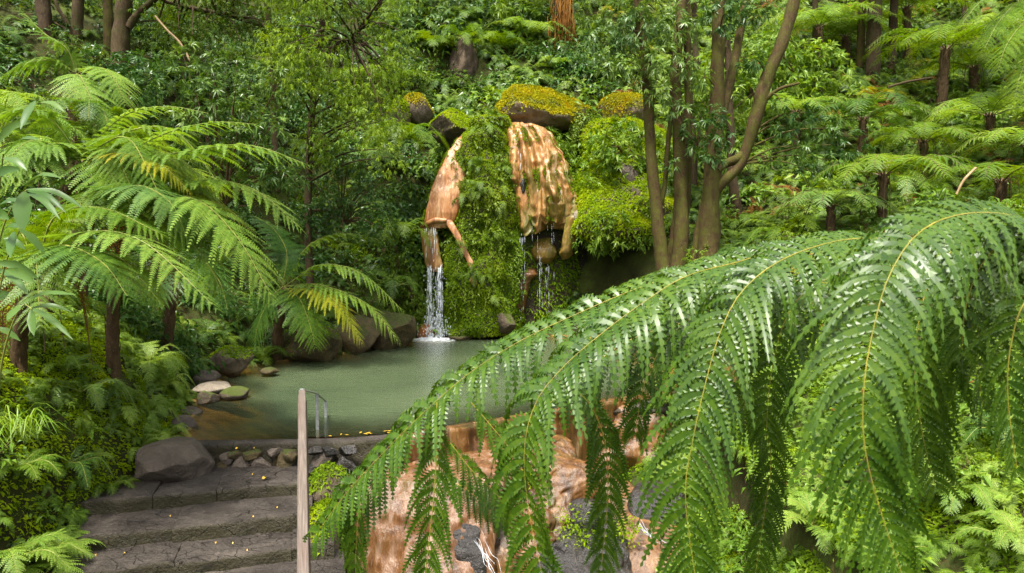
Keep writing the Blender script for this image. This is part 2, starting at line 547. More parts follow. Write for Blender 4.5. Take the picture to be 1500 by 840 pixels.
def whorls(mb, C, R, ntw, nl, L, W, squash=.75, mi=0, droop=.3, hang=0.0, r=rng, stems=None):
    """Twig tips filling a ball of radius R round C, each with a whorl of nl leaves."""
    d = rand_dirs(ntw, r)
    rad = R * r.uniform(.35, 1.0, (ntw, 1)) ** .6
    o = d * rad
    o[:, 2] *= squash
    o[:, 2] -= hang * np.linalg.norm(o[:, :2], axis=1) ** 2 / max(R, .01)
    P = np.asarray(C) + o
    ax = nrm(d + np.array([0, 0, .35 - hang]) + .4 * r.normal(size=(ntw, 3)))
    for k in range(nl):
        e = rand_dirs(ntw, r)
        e = nrm(e - ax * (e * ax).sum(1, keepdims=True))
        D = nrm(e * .85 + ax * .55 - Z * hang * .8)
        leaves(mb, P + ax * .02 * r.normal(size=(ntw, 1)), D, ax + .2 * r.normal(size=(ntw, 3)), L * r.uniform(.65, 1.15, ntw), W * r.uniform(.75, 1.1, ntw), droop, .2, mi)
    if stems is not None:
        for p in P[::max(1, ntw // 7)]:
            tube(mb, curve([C, (np.asarray(C) + p) / 2 + Z * .05 * R, p], 4), [.012, .009, .007, .004], 3, stems, caps=False)


def grid_faces(nr, nc, wrap=True):
    i = np.arange(nr - 1)[:, None] * nc
    j = np.arange(nc if wrap else nc - 1)[None]
    jn = (j + 1) % nc
    return np.stack([i + j, i + jn, i + nc + jn, i + nc + j], -1).reshape(-1, 4)


def loft(mb, rows, bulge=.7, back=.35, nr=40, nc=40, amp=.06, nsc=2.0, seed=0, zs=1.0, mi=0, lump=0.0, lsc=3.0, ridges=(), fringe=()):
    """Closed rocky body from outline rows (py, left px, right px, distance): every row an ellipse with its own real depth."""
    R = np.asarray(rows, float)
    u = np.linspace(0, 1, len(R))
    q = curve(np.column_stack([R[:, 0], R[:, 1], R[:, 2]]), nr)
    y = np.interp(q[:, 0], R[:, 0], R[:, 3])
    th = np.linspace(0, 2 * np.pi, nc, endpoint=False)
    V = np.zeros((nr, nc, 3))
    for i in range(nr):
        a, b = at(q[i, 1], q[i, 0], y[i]), at(q[i, 2], q[i, 0], y[i])
        c, hw = (a + b) / 2, abs(b[0] - a[0]) / 2
        V[i, :, 0] = c[0] + hw * np.cos(th)
        sn = np.sin(th)
        V[i, :, 1] = c[1] - hw * np.where(sn > 0, bulge, back) * np.sign(sn) * np.abs(sn) ** .85
        V[i, :, 2] = c[2]
    if len(ridges):
        cc, ss = np.cos(th)[None, :], np.sin(th)[None, :]
        v = np.linspace(0, 1, nr)[:, None]
        fr_ = np.clip(ss * 2.5, 0, 1)
        for i_, (c0, c1, w_, a_) in enumerate(ridges):
            uc = c0 + (c1 - c0) * v + .05 * np.sin(v * 7 + i_ * 2.1)
            q_ = np.stack([0 * v + i_ * 5.3, 0 * v, v * 6.5], -1)
            lum = .45 + .75 * np.clip(vnoise(q_, 3 + i_) + .45, 0, 1.3)
            V[:, :, 1] -= fr_ * a_ * np.exp(-(np.abs(cc - uc) / w_) ** 2.6) * lum * np.minimum(1, v * 5)
    if len(fringe):
        dz = np.interp(np.cos(th), [f[0] for f in fringe], [f[1] for f in fringe])[None, :]
        V[:, :, 2] -= dz * sst(np.linspace(0, 1, nr), .62, 1.0)[:, None]
    P = V.reshape(-1, 3)
    cen = np.repeat(V.mean(1), nc, axis=0)
    nd = P - cen
    nd[:, 2] = .15
    nd = nrm(nd)
    k = fbm(P * np.array([1, 1, zs]) * nsc, 4, seed)
    if lump:
        k = k + lump / max(amp, 1e-6) * (1 - np.abs(vnoise(P * np.array([1, 1, zs]) * lsc, seed + 9)) * 2)
    P = P + nd * (amp * k)[:, None]
    mb.add(P, grid_faces(nr, nc), mi)
    mb.add(np.vstack([P[:nc], P[:nc].mean(0, keepdims=True) + Z * .02]), [[j, nc, (j + 1) % nc] for j in range(nc)], mi)
    mb.add(np.vstack([P[-nc:], P[-nc:].mean(0, keepdims=True) - Z * .02]), [[(j + 1) % nc, nc, j] for j in range(nc)], mi)
    return P, grid_faces(nr, nc)


def surf_pts(V, F, n, r=rng, keep=None):
    A, B, C, D = (V[F[:, k]] for k in range(4))
    fn = np.cross(C - A, D - B)
    ar = np.linalg.norm(fn, axis=1)
    fn = nrm(fn)
    w = ar.copy()
    if keep is not None:
        w = w * keep((A + B + C + D) / 4, fn)
    i = r.choice(len(F), n, p=w / w.sum())
    a, b = r.uniform(size=(2, n, 1))
    P = (A[i] * (1 - a) + B[i] * a) * (1 - b) + (D[i] * (1 - a) + C[i] * a) * b
    return P, fn[i]


def tufts(mb, P, N, L, W, r=rng, mi=0, hang=.3, stand=.5):
    n = len(P)
    D = nrm(rand_dirs(n, r) * .7 + N * stand - Z * hang)
    leaves(mb, P + N * .01, D, N + .5 * r.normal(size=(n, 3)), L * r.uniform(.5, 1.3, n), W * r.uniform(.6, 1.2, n), .3, .15, mi)


def strands(mb, P, N, n, length, leaf, r=rng, mi=0):
    """Creeper strands that hang from points P, a string of small round leaves each."""
    idx = r.choice(len(P), n)
    for i in idx:
        l = length * r.uniform(.4, 1.2)
        m = max(4, int(l / (leaf * .55)))
        t = np.linspace(0, 1, m)[:, None]
        out = np.array([N[i, 0], N[i, 1], 0]) * .12
        q = P[i] + out * np.minimum(1, t * 4) - Z * l * t + .25 * leaf * r.normal(size=(m, 3))
        D = nrm(r.normal(size=(m, 3)) * np.array([1, .6, .5]) - Z * .6 + N[i] * .3)
        leaves(mb, q, D, np.array([0, -.7, .5]) + .4 * r.normal(size=(m, 3)), leaf * r.uniform(.7, 1.2, m), leaf * .8, .2, .1, mi)


# ------------------------------------------------------------------ terrain
POOL = np.array([(-4.75, 9.75), (-3.3, 9.85), (-2.1, 10.0), (-.6, 10.7), (.6, 11.5), (1.8, 12.3), (3.2, 13.0), (3.8, 15), (3.2, 17.5), (2.9, 19.6), (1.5, 20.6),
                 (-.5, 20.9), (-2.3, 20.8), (-3.0, 19.6), (-4.2, 17.5), (-5.5, 16.3), (-6.4, 15), (-5.95, 13), (-5.4, 11.5)])
NFRONT = 7


def pool_sd(x, y):
    p = np.stack([x, y], -1)
    d = np.full(x.shape, 1e9)
    ins = np.zeros(x.shape, bool)
    for i in range(len(POOL)):
        a, b = POOL[i], POOL[(i + 1) % len(POOL)]
        e = b - a
        w = p - a
        t = np.clip((w @ e) / (e @ e), 0, 1)
        d = np.minimum(d, np.linalg.norm(w - t[..., None] * e, axis=-1))
        c = ((a[1] > y) != (b[1] > y)) & (x < (b[0] - a[0]) * (y - a[1]) / (b[1] - a[1] + 1e-12) + a[0])
        ins ^= c
    return np.where(ins, -d, d)


CT = np.array([
    (-4.95, 8, -.55), (-5.0, 9, -.3), (-5.6, 10, .45), (-6.3, 10, 1.5), (-7.5, 10, 2.2), (-5.4, 7, .75), (-6.2, 7, 1.6), (-4.7, 6, -.3), (-5.2, 5, .6), (-4, 4, -1.2), (-7, 4, 1.5),
    (-5.5, 8.2, .5), (-5.6, 9.1, .6), (-3.5, 9.3, -.8), (-3.5, 8, -1.2), (-3.5, 6.5, -1.8), (-3.5, 5, -2.2), (-2, 9, -1.6), (-2, 7, -2), (-2, 4, -2.4), (0, 0, .4), (-4, 0, .2), (4, 0, .4),
    (0, 5, -2.3), (0, 8, -2.1), (0, 9.6, -1.9), (1.5, 11, -1.8), (2.2, 10.4, -1.9), (1, 6, -2.3), (1.2, 9, -2.0),
    (-6.2, 12.5, .4), (-7.2, 12.5, 1.5), (-7, 15, .6), (-8.5, 15, 1.9), (-6.5, 17, .8), (-7.5, 18, 2.0), (-4.8, 19, .9), (-5.5, 20.5, 2.6), (-3.6, 20.2, 1.2), (-4.2, 21.5, 4.5),
    (-11, 13, 4.2), (-11, 10, 4), (-14, 10, 6), (-10.3, 18, 6.9), (-8, 21, 6.8), (-14, 18, 9), (-10, 25, 10), (-6, 23.5, 6.5),
    (-2.4, 22, 4.0), (0, 21.8, 3.2), (0, 22.6, 6.2), (-2.2, 23, 6.2), (2.3, 20.9, .7), (2.4, 21.7, 3.4), (2.6, 22.6, 5.8), (0, 24, 7.4), (-3, 25, 8.5),
    (3, 8, -1.0), (3.5, 7, .0), (5, 7, 1.0), (7, 7, 2.4), (4, 9.5, .1), (6, 10, 1.7), (4.2, 12, .7), (4.3, 16, 2.0), (4.8, 17, 2.1), (3.9, 19, 1.9), (6, 14, 2.4), (8, 15, 2.95), (8, 18, 3.6),
    (11.7, 16, 3.8), (13, 20, 5.4), (12.5, 25, 8.4), (15, 24, 7.6), (20, 28, 11), (5, 22, 5.4), (3.7, 21, 4.4), (6, 28, 11), (0, 28, 12), (-4, 27, 11.5), (12, 31, 13), (18, 20, 8.5),
    (9, 21, 5.4), (0, 34, 18), (-10, 32, 16), (10, 38, 19), (-18, 14, 10), (-18, 25, 15), (7, 2, 1.6), (10, 6, 4), (24, 34, 18), (-22, 34, 22), (22, 10, 9), (-20, 4, 8), (24, 44, 24), (-24, 44, 28), (0, 44, 26)])


def _tps():
    n = len(CT)
    r = np.linalg.norm(CT[:, None, :2] - CT[None, :, :2], axis=-1)
    K = np.where(r > 0, r * r * np.log(r + 1e-12), 0) + np.eye(n) * .05
    P = np.column_stack([np.ones(n), CT[:, :2]])
    A = np.block([[K, P], [P.T, np.zeros((3, 3))]])
    return np.linalg.solve(A, np.concatenate([CT[:, 2], np.zeros(3)]))


TW = _tps()


def height(x, y, noise=True):
    x, y = np.asarray(x, float), np.asarray(y, float)
    sh = x.shape
    x, y = x.ravel(), y.ravel()
    h = np.zeros_like(x)
    for i in range(len(CT)):
        r2 = (x - CT[i, 0]) ** 2 + (y - CT[i, 1]) ** 2
        h += TW[i] * .5 * r2 * np.log(r2 + 1e-12)
    h += TW[-3] + TW[-2] * x + TW[-1] * y
    sd = pool_sd(x, y)
    p = np.stack([x, y, np.zeros_like(x)], -1)
    if noise:
        h = h + sst(sd, .2, 1.5) * .32 * fbm(p * .7, 3, 3)
    front = y < np.interp(x, POOL[:NFRONT, 0], POOL[:NFRONT, 1], left=-99, right=-99)
    w = sst(sd, 0, .75)
    hb = .02 * (1 - w) + np.maximum(h, .02) * w
    lim = -.45 - np.clip(sd, 0, 1)
    out = np.where(front, np.minimum(h, lim + np.maximum(h - lim, 0) * sst(x, 1.4, 3.2)), hb)
    inside = -np.minimum(.95, .03 + np.abs(sd) * .42) + .05 * fbm(p * 2.2, 3, 8)
    inside = np.minimum(inside, -.015)
    out = np.where(sd < 0, inside, out)
    # the bed under the flight of steps
    st = (x > -5.6) & (x < -2.2) & (y < 9.8) & (y > 3)
    cut = np.minimum(out, -.62 - (9.3 - y) * .36)
    out = np.where(st, out + (cut - out) * sst(x, -5.6, -4.95), out)
    return np.clip(out, -4, 30).reshape(sh)


def build_terrain():
    xs = np.concatenate([np.arange(-30, -9, .5), np.arange(-9, 9, .16), np.arange(9, 30.1, .5)])
    ys = np.concatenate([np.arange(-6, 4, .5), np.arange(4, 24, .16), np.arange(24, 48, .5)])
    X, Y = np.meshgrid(xs, ys)
    H = height(X, Y)
    V = np.stack([X, Y, H], -1).reshape(-1, 3)
    F = grid_faces(len(ys), len(xs), False)
    mb = MB()
    fc = V[F].mean(1)
    sd = pool_sd(fc[:, 0], fc[:, 1])
    mb.add(V, F)
    mb.m = [np.where(sd < .05, 1, 0).astype(np.int32)]
    o = mb.build('hillside_terrain', [M['soil'], M['bed']])
    tag(o, kind='structure')


build_terrain()


def build_water():
    xs = np.arange(-6.6, 4.2, .12)
    ys = np.arange(9.5, 21.2, .12)
    X, Y = np.meshgrid(xs, ys)
    sd = pool_sd(X, Y)
    H = height(X, Y)
    F = grid_faces(len(ys), len(xs), False)
    ok = (sd < .22) & ((sd < .02) | (H < .2) & (Y > 10.2)) 
    ok = ok.ravel()[F].all(1)
    V = np.stack([X, Y, np.zeros_like(X)], -1).reshape(-1, 3)
    mb = MB()
    mb.add(V, F[ok])
    o = mb.build('water', M['water'])
    dep = np.clip(-sd.ravel() * .42, 0, 1)
    # the shallow shelf in the near left corner
    dep = dep * (1 - .75 * np.exp(-(((X.ravel() + 4.75) / .55) ** 2 + ((Y.ravel() - 10.9) / .6) ** 2)))
    dep = dep * (1 - .75 * np.exp(-(((X.ravel() + .9) / 1.3) ** 2 + ((Y.ravel() - 20.0) / .7) ** 2)))
    at_ = o.data.attributes.new('depth', 'FLOAT', 'POINT')
    at_.data.foreach_set('value', dep.astype(np.float32))
    tag(o, kind='structure')


build_water()


# ------------------------------------------------------------------ rocks
def ico(sub):
    import bmesh
    bm = bmesh.new()
    bmesh.ops.create_icosphere(bm, subdivisions=sub, radius=1)
    V = np.array([v.co[:] for v in bm.verts])
    F = np.array([[v.index for v in f.verts] for f in bm.faces])
    bm.free()
    return V, F


ICO = {k: ico(k) for k in (3, 4, 5)}


def rock_body(mb, c, size, seed, sub=4, cuts=9, amp=.10, rot=0.0, flat=.55, planes=()):
    r = np.random.default_rng(seed)
    V, F = ICO[sub]
    P = V.copy()
    for _ in range(cuts):
        n = nrm(r.normal(size=3))
        h = r.uniform(flat, .9)
        ex = np.maximum(P @ n - h, 0)
        P = P - ex[:, None] * n * .92
    for n, h in planes:
        n = nrm(np.array(n, float))
        P = P - np.maximum(P @ n - h, 0)[:, None] * n * .96
    P = P * (1 + amp * fbm(P * 2.0 + seed, 4, seed))[:, None]
    P = P + V * (amp * .35 * fbm(P * 7 + seed, 3, seed + 1))[:, None]
    lo, hi = P.min(0), P.max(0)
    P = (P - (lo + hi) / 2) / (hi - lo) * np.asarray(size)
    ca, sa = math.cos(rot), math.sin(rot)
    P = np.stack([P[:, 0] * ca - P[:, 1] * sa, P[:, 0] * sa + P[:, 1] * ca, P[:, 2]], 1) + np.asarray(c)
    mb.add(P, F)
    return P, F


def mosscover(parent, V, F, n, L, W, mat, seed=0, up=.25, name='moss_foliage', keep=None):
    r = np.random.default_rng(seed + 500)
    if F.shape[1] == 3:
        F = np.column_stack([F, F[:, 2]])
    kp = keep or (lambda c, fn: np.clip(fn[:, 2] + .45 * vnoise(c * 2.2, seed) - up, 0, 1) + 1e-6)
    P, N = surf_pts(V, F, n, r, kp)
    mb = MB()
    tufts(mb, P, N, L, W, r, 0, .15, .8)
    return mb.build(name, M[mat], parent, smooth=False)


def rock(name, label, cat, px0, py0, px1, py1, Y, mat='rock', seed=0, depth=.9, sub=4, moss=0, mossmat='moss', group=None, rot=0.0, cuts=9, amp=.10, mup=.25, mL=.07):
    a, b = at(px0, py1, Y), at(px1, py0, Y)
    sx, sz = b[0] - a[0], b[2] - a[2]
    c = (a + b) / 2
    mb = MB()
    V, F = rock_body(mb, c, (sx, max(sx, sz) * depth, sz), seed, sub, cuts, amp, rot)
    o = mb.build(name, M[mat], None, (c[0], c[1], a[2]))
    tag(o, label, cat, group)
    if moss:
        mosscover(o, V, F, moss, mL, mL * .5, mossmat, seed, mup)
    return o, V, F


G_SHORE = 'rocks along the pool edge'
mb = MB()
a_, b_ = at(200, 718, 9.25), at(306, 646, 9.25)
V, F = rock_body(mb, (a_ + b_) / 2, (b_[0] - a_[0], .95, b_[2] - a_[2]), 23, 5, 0, .05, planes=[((-.05, -.72, .69), .60), ((-.97, -.25, .05), .66), ((.12, .15, 1), .60), ((.62, -.35, .70), .66), ((.95, -.3, -.1), .74), ((.05, -.75, -.66), .62), ((-.55, -.80, .1), .74), ((-.35, .1, .93), .64), ((.45, -.85, -.3), .72), ((.8, .3, .5), .7)])
o = mb.build('boulder', M['rock'], None, at(250, 718, 9.2))
tag(o, 'large bare grey brown angular boulder at the top of the stone steps', 'boulder')
rock('boulder', 'dark rounded rock at the water edge just behind the big step boulder', 'boulder', 246, 608, 292, 655, 10.6, 'rock', 8, 1.1, group=G_SHORE)
rock('boulder', 'small brown rock half hidden under bright ferns beside the shallow corner', 'boulder', 250, 598, 294, 622, 11.4, 'rock', 5, 1.2, group=G_SHORE)
rock('slab_rock', 'pale flat slab of stone jutting from the bank into the pool', 'rock', 282, 559, 342, 578, 12.6, 'slab', 31, 1.1, cuts=14, amp=.05, group=G_SHORE)
rock('boulder', 'low mossy rock at the outer tip of the pale slab', 'boulder', 322, 568, 362, 586, 12.4, 'rock_moss', 14, 1.0, group=G_SHORE)
rock('boulder', 'low wet rock under the inner side of the pale slab', 'boulder', 286, 572, 322, 592, 12.2, 'rock_moss', 15, 1.0, group=G_SHORE)
rock('boulder', 'grey rock on the bank just behind the pale slab', 'boulder', 282, 543, 322, 562, 13.4, 'rock', 19, 1.0, group=G_SHORE)
rock('boulder', 'brown boulder with green mossy top standing at the water between two tree fern trunks', 'boulder', 308, 508, 370, 552, 14.6, 'rock_moss', 24, .9, moss=500, mossmat='moss_dark', group=G_SHORE)
rock('boulder', 'small flat stone just breaking the water near the trunk of the slim tree fern', 'boulder', 382, 538, 408, 548, 14.5, 'rock_bank', 25, 1.0, sub=3, group=G_SHORE)
rock('boulder', 'broad dark mossy boulder against the water below the yellowing frond', 'boulder', 408, 474, 500, 536, 16.8, 'rock_bank', 26, .9, 5, moss=500, mossmat='moss_dark', group=G_SHORE)
rock('boulder', 'biggest smooth brown boulder at the far shore nearest the waterfall', 'boulder', 530, 452, 610, 516, 18.6, 'rock_bank', 29, 1.0, 5, group=G_SHORE, cuts=6)
rock('boulder', 'brown shaded boulder partly behind the fern frond tips at the far shore', 'boulder', 486, 462, 560, 522, 18.0, 'rock_bank', 33, .9, group=G_SHORE)
rock('boulder', 'mossy boulder in deep shade behind the slim leaning fern trunk', 'boulder', 198, 444, 246, 492, 15.2, 'rock_moss', 35, .9, moss=400, mossmat='moss_dark')
rock('boulder', 'small bright orange rust stained rock beside the foot of the falling water', 'boulder', 611, 474, 634, 498, 20.1, 'rock_orange', 37, 1.0, group=G_SHORE)
rock('boulder', 'dark brown rock left of the small orange stained rock', 'boulder', 600, 476, 618, 498, 20.2, 'rock_bank', 38, 1.0, sub=3, group=G_SHORE)
rock('boulder', 'small black wet rock at the foot of the mossy mound', 'boulder', 697, 476, 716, 496, 19.9, 'rock_wet', 39, 1.0, sub=3, group=G_SHORE)
rock('boulder', 'grey brown stone half covered in moss beneath the dripping orange ledge', 'boulder', 722, 456, 756, 490, 19.9, 'rock_moss', 40, 1.0, group=G_SHORE)
rock('boulder', 'low reddish stone in the shallows between orange rock and mound', 'boulder', 656, 488, 694, 500, 20.0, 'rock_bank', 41, 1.2, sub=3, group=G_SHORE)
# rocks above the fall
G_TOP = 'boulders above the waterfall'
o, V, F = rock('mossy_boulder', 'largest boulder above the fall capped with thick golden moss', 'boulder', 720, 126, 868, 200, 22.9, 'rock_gold', 52, .8, 5, cuts=6, amp=.16, group=G_TOP)
mosscover(o, V, F, 13000, .09, .05, 'moss_gold', 52, -.15)
P_, N_ = surf_pts(V, np.column_stack([F, F[:, 2]]), 900, rng, lambda c, n: (c[:, 0] > at(830, 150, 22.9)[0]) * (n[:, 1] < .2) + 1e-9)
mb = MB(); strands(mb, P_, N_, 150, .9, .07); mb.build('creeper', M['vine'], o, smooth=False)
rock('mossy_boulder', 'dark boulder with a green moss cap at the top of the orange chute', 'boulder', 630, 160, 695, 216, 22.0, 'rock_moss', 54, .9, 5, moss=5200, mossmat='moss', group=G_TOP, mup=.05)
rock('mossy_boulder', 'brown boulder with yellow moss behind the dark capped boulder', 'boulder', 586, 139, 634, 186, 23.0, 'rock_moss', 57, .9, moss=3500, mossmat='moss_gold', group=G_TOP, mup=.0)
rock('mossy_boulder', 'narrow yellow green mossy boulder at the edge of the light green canopy', 'boulder', 574, 143, 604, 190, 22.8, 'rock_gold', 58, .9, moss=3000, mossmat='moss', group=G_TOP, mup=-.1)
rock('cliff_rock', 'bare brown rock face poking out of the high fern slope', 'rock', 658, 50, 702, 146, 25.7, 'rock_warm', 64, .8, 5, cuts=3, amp=.26)
rock('cliff_rock', 'low brown rock shelf buried in ferns beside the bare rock face', 'rock', 690, 92, 722, 140, 26.2, 'rock_bank', 66, .9, 4, cuts=4, amp=.26, moss=600, mossmat='moss_dark')
rock('mossy_boulder', 'grey rock under a tuft of moss on the slope beside the mossy ledge', 'boulder', 900, 236, 938, 280, 20.8, 'rock', 63, .7, moss=800, mossmat='moss', group=G_TOP)
rock('mossy_boulder', 'orange gold boulder half buried in bright moss near the slim trees', 'boulder', 872, 138, 946, 190, 23.2, 'rock_gold', 66, .7, 5, moss=6000, mossmat='moss_gold', group=G_TOP, mup=-.2)
rock('boulder', 'pale salmon stained stone beside the ochre edge of the orange formation', 'boulder', 838, 306, 862, 336, 20.4, 'slab', 67, .9)

# ------------------------------------------------------------------ the orange formation and the fall
fo = thing('travertine_formation', 'orange mineral rock formation with a green moss mound that the spring runs down', 'rock formation', at(730, 480, 21))


def fpart(name, rows, mat, **kw):
    mb = MB()
    V, F = loft(mb, rows, **kw)
    o = mb.build(name, M[mat], fo)
    return o, V, F


cface = fpart('cliff_face', [(176, 712, 760, 23.1), (186, 690, 796, 22.8), (208, 664, 822, 22.5), (245, 646, 838, 22.2), (300, 626, 850, 22.0), (350, 614, 852, 21.9), (410, 608, 856, 21.8), (500, 606, 860, 21.8)], 'cliff', bulge=.38, amp=.30, nsc=1.1, seed=3, nr=60, nc=70)
cf, V, F = cface
P_, N_ = surf_pts(V, F, 9000, rng, lambda c, n: (n[:, 1] < .6) * np.clip(.5 + vnoise(c * .9, 3), .05, 1))
mb = MB(); tufts(mb, P_, N_, .13, .07, rng, 0, .3, .8); mb.build('moss_foliage', M['moss_dark'], cf, smooth=False)
P_, N_ = surf_pts(V, F, 900, rng, lambda c, n: (n[:, 1] < .6) * ((c[:, 2] > 5.2) | (c[:, 0] < at(665, 300, 21)[0])) + 1e-9)
mb = MB()
for p_, n_ in zip(P_[:260], N_[:260]):
    whorls(mb, p_ + n_ * .12, .26, 7, 7, .16, .05, .8, 0, .3, .2, rng)
mb.build('foliage', M['herb'], cf, smooth=False)
mo, V, F = fpart('moss_mound', [(174, 700, 736, 21.5), (182, 688, 744, 21.4), (215, 678, 746, 21.2), (260, 675, 748, 21.0), (310, 672, 752, 20.8), (360, 668, 758, 20.7), (420, 660, 757, 20.6), (486, 652, 752, 20.6)], 'cliff', bulge=.85, amp=.42, nsc=1.15, seed=5, nr=90, nc=80, lump=.16, lsc=1.9)
fr = lambda c, n: (n[:, 1] < .35) * 1.0
P_, N_ = surf_pts(V, F, 34000, rng, fr)
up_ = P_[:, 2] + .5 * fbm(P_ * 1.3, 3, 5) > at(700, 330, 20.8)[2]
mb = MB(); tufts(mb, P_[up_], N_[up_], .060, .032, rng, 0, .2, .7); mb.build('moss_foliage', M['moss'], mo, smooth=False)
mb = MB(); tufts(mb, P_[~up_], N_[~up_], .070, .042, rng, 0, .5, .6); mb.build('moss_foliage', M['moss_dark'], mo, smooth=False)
P_, N_ = surf_pts(V, F, 2500, rng, lambda c, n: (n[:, 1] < 0) * (c[:, 2] > 1.2) * 1.0)
mb = MB()
for p_, n_ in zip(P_[500:640], N_[500:640]):
    if vnoise(p_ * 1.1, 6) > -.05:
        whorls(mb, p_ + n_ * .08, .20, 5, 6, .13, .05, .8, 0, .3, .25, rng)
mb.build('foliage', M['vine'], mo, smooth=False)
for i_ in range(16):
    p_, n_ = P_[700 + i_ * 7], N_[700 + i_ * 7]
    mb = MB()
    for q_ in range(5):
        d_ = nrm(n_ + rng.normal(size=3) * .75 + Z * .25)
        l_ = rng.uniform(.3, .55)
        frond(mb, [p_, p_ + d_ * l_ * .4 + Z * .06, p_ + d_ * l_ * .8, p_ + d_ * l_ - Z * .22 * l_ / .5], .11, 12, 5, .3, 20, .26, seed=i_ * 9 + q_, rad=.006)
    mb.build('small_fern', [M['fern_bright' if i_ % 2 else 'fern_mid'], M['stem_green']], mo, smooth=False)
mb = MB(); strands(mb, P_[:500], N_[:500], 190, .6, .055); mb.build('creeper', M['vine'], mo, smooth=False)
# orange chute
chute_ = fpart('chute', [(190, 684, 692, 21.5), (208, 669, 684, 21.0), (240, 649, 682, 20.6), (278, 631, 676, 20.35), (312, 624, 671, 20.2), (326, 620, 664, 20.18), (334, 618, 655, 20.2)], 'trav', bulge=.24, amp=.07, nsc=2.2, seed=11, zs=.5, nr=90, nc=80, lump=.025, lsc=3.5)
fpart('tongue', [(326, 617, 646, 20.33), (336, 616, 641, 20.25), (352, 617, 643, 20.2), (374, 620, 646, 20.15), (390, 624, 649, 20.12), (398, 629, 646, 20.12)], 'trav_pale', bulge=.5, amp=.035, nsc=3, seed=13, zs=.4, nr=36, nc=30)
mb = MB()
loft(mb, [(320, 646, 660, 20.15), (334, 657, 669, 20.04), (350, 667, 678, 19.94), (370, 677, 687, 19.85), (392, 687, 696, 19.79), (416, 690, 697, 19.79)], .3, .3, 50, 30, .06, 4.0, 5, .5)
tube(mb, curve([at(618, 333, 20.2), at(628, 327, 20.1), at(640, 323, 20.06), at(654, 324, 20.06)], 30), .07, 12, 0, .8, 4, 4)
mb.build('rivulet', M['trav'], fo)
mb = MB()
rock_body(mb, at(694, 412, 19.7), (.26, .26, .34), 71, 4); mb.build('nodule', M['trav_ochre'], fo)
def edge_moss(o, V, F, n, thr, seed):
    # moss that creeps over the rim of a mineral flow
    r = np.random.default_rng(seed)
    P, N = surf_pts(V, F, n, r, lambda c, q: ((np.abs(q[:, 0]) > thr) & (q[:, 1] < .5) & (vnoise(c * 2.3, seed) > -.15)) * 1.0 + 1e-9)
    mb = MB(); tufts(mb, P, N, .065, .036, r, 0, .3, .7); mb.build('moss_foliage', M['moss_dark'], o, smooth=False)


edge_moss(*chute_, 1600, .80, 3)
# the main orange dome
dome_ = fpart('dome', [(181, 744, 764, 22.0), (187, 738, 790, 21.65), (204, 740, 810, 21.3), (230, 743, 824, 21.05), (262, 748, 834, 20.85), (290, 755, 841, 20.72), (312, 760, 842, 20.72), (322, 764, 840, 20.8)], 'trav_pale', bulge=.5, amp=.12, nsc=2.9, seed=17, zs=.75, nr=130, nc=170, lump=.05, lsc=5,
      ridges=[(-.72, -.80, .17, .30), (-.25, -.44, .15, .30), (.12, -.08, .13, .34), (.45, .28, .15, .30), (.75, .66, .13, .26), (.93, .95, .10, .16)],
      fringe=[(-1, .30), (-.86, .52), (-.72, .50), (-.6, .12), (-.5, .46), (-.36, .40), (-.24, .05), (-.1, .16), (0, .10), (.12, .0), (.3, .12), (.42, .02), (.6, .10), (.8, .12), (.95, .35), (1, .3)])
edge_moss(*dome_, 2600, .80, 8)
cols_ = [
    ('trav_ochre', [(276, 806, 822, 20.45), (286, 804, 826, 20.3), (300, 803, 828, 20.25), (316, 806, 824, 20.3), (326, 810, 820, 20.4)]),
    ('trav_ochre', [(262, 829, 837, 20.9), (290, 827, 845, 20.5), (320, 827, 847, 20.35), (350, 824, 843, 20.35), (372, 820, 838, 20.45), (382, 825, 832, 20.6)]),
    ('trav_ochre', [(350, 790, 806, 21.0), (364, 781, 812, 20.8), (378, 783, 812, 20.8), (388, 792, 804, 20.95)]),
    ('trav_rust', [(392, 770, 782, 20.9), (402, 758, 787, 20.7), (414, 753, 776, 20.65), (436, 751, 770, 20.7), (474, 750, 762, 20.8)]),
]
for i, (m_, rows) in enumerate(cols_):
    fpart('flowstone', rows, m_, bulge=.7, amp=.12, nsc=3.0, seed=30 + i, zs=.6, nr=60, nc=44, lump=.04, lsc=5)
# wet hollow under the dome, its shade painted into the rock colour
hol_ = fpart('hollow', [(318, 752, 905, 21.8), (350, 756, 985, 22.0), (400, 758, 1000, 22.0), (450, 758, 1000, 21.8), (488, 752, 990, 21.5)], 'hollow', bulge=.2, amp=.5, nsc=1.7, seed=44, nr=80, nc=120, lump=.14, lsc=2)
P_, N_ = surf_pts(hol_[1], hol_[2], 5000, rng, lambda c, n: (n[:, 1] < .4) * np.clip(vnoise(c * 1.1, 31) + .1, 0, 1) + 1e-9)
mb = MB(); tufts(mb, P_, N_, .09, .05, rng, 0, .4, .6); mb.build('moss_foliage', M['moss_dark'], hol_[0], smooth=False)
for i_ in range(14):
    p_ = P_[i_ * 13]
    mb = MB()
    for q_ in range(6):
        d_ = nrm(np.array([rng.normal() * .8, -.8, .15 + .4 * rng.normal()]))
        l_ = rng.uniform(.35, .65)
        frond(mb, [p_, p_ + d_ * l_ * .4 + Z * .08, p_ + d_ * l_ * .8, p_ + d_ * l_ - Z * .2], .13, 12, 5, .3, 20, .26, seed=i_ * 9 + q_, rad=.006)
    mb.build('small_fern', [M['fern_dark'], M['stem_green']], hol_[0], smooth=False)
for (x, y, Y) in [(766, 272, 20.35), (791, 232, 20.7)]:
    mb = MB(); rock_body(mb, at(x, y, Y), (.16, .14, .46), int(x), 3); mb.build('wet_dark_stone', M['rock_wet'], fo)


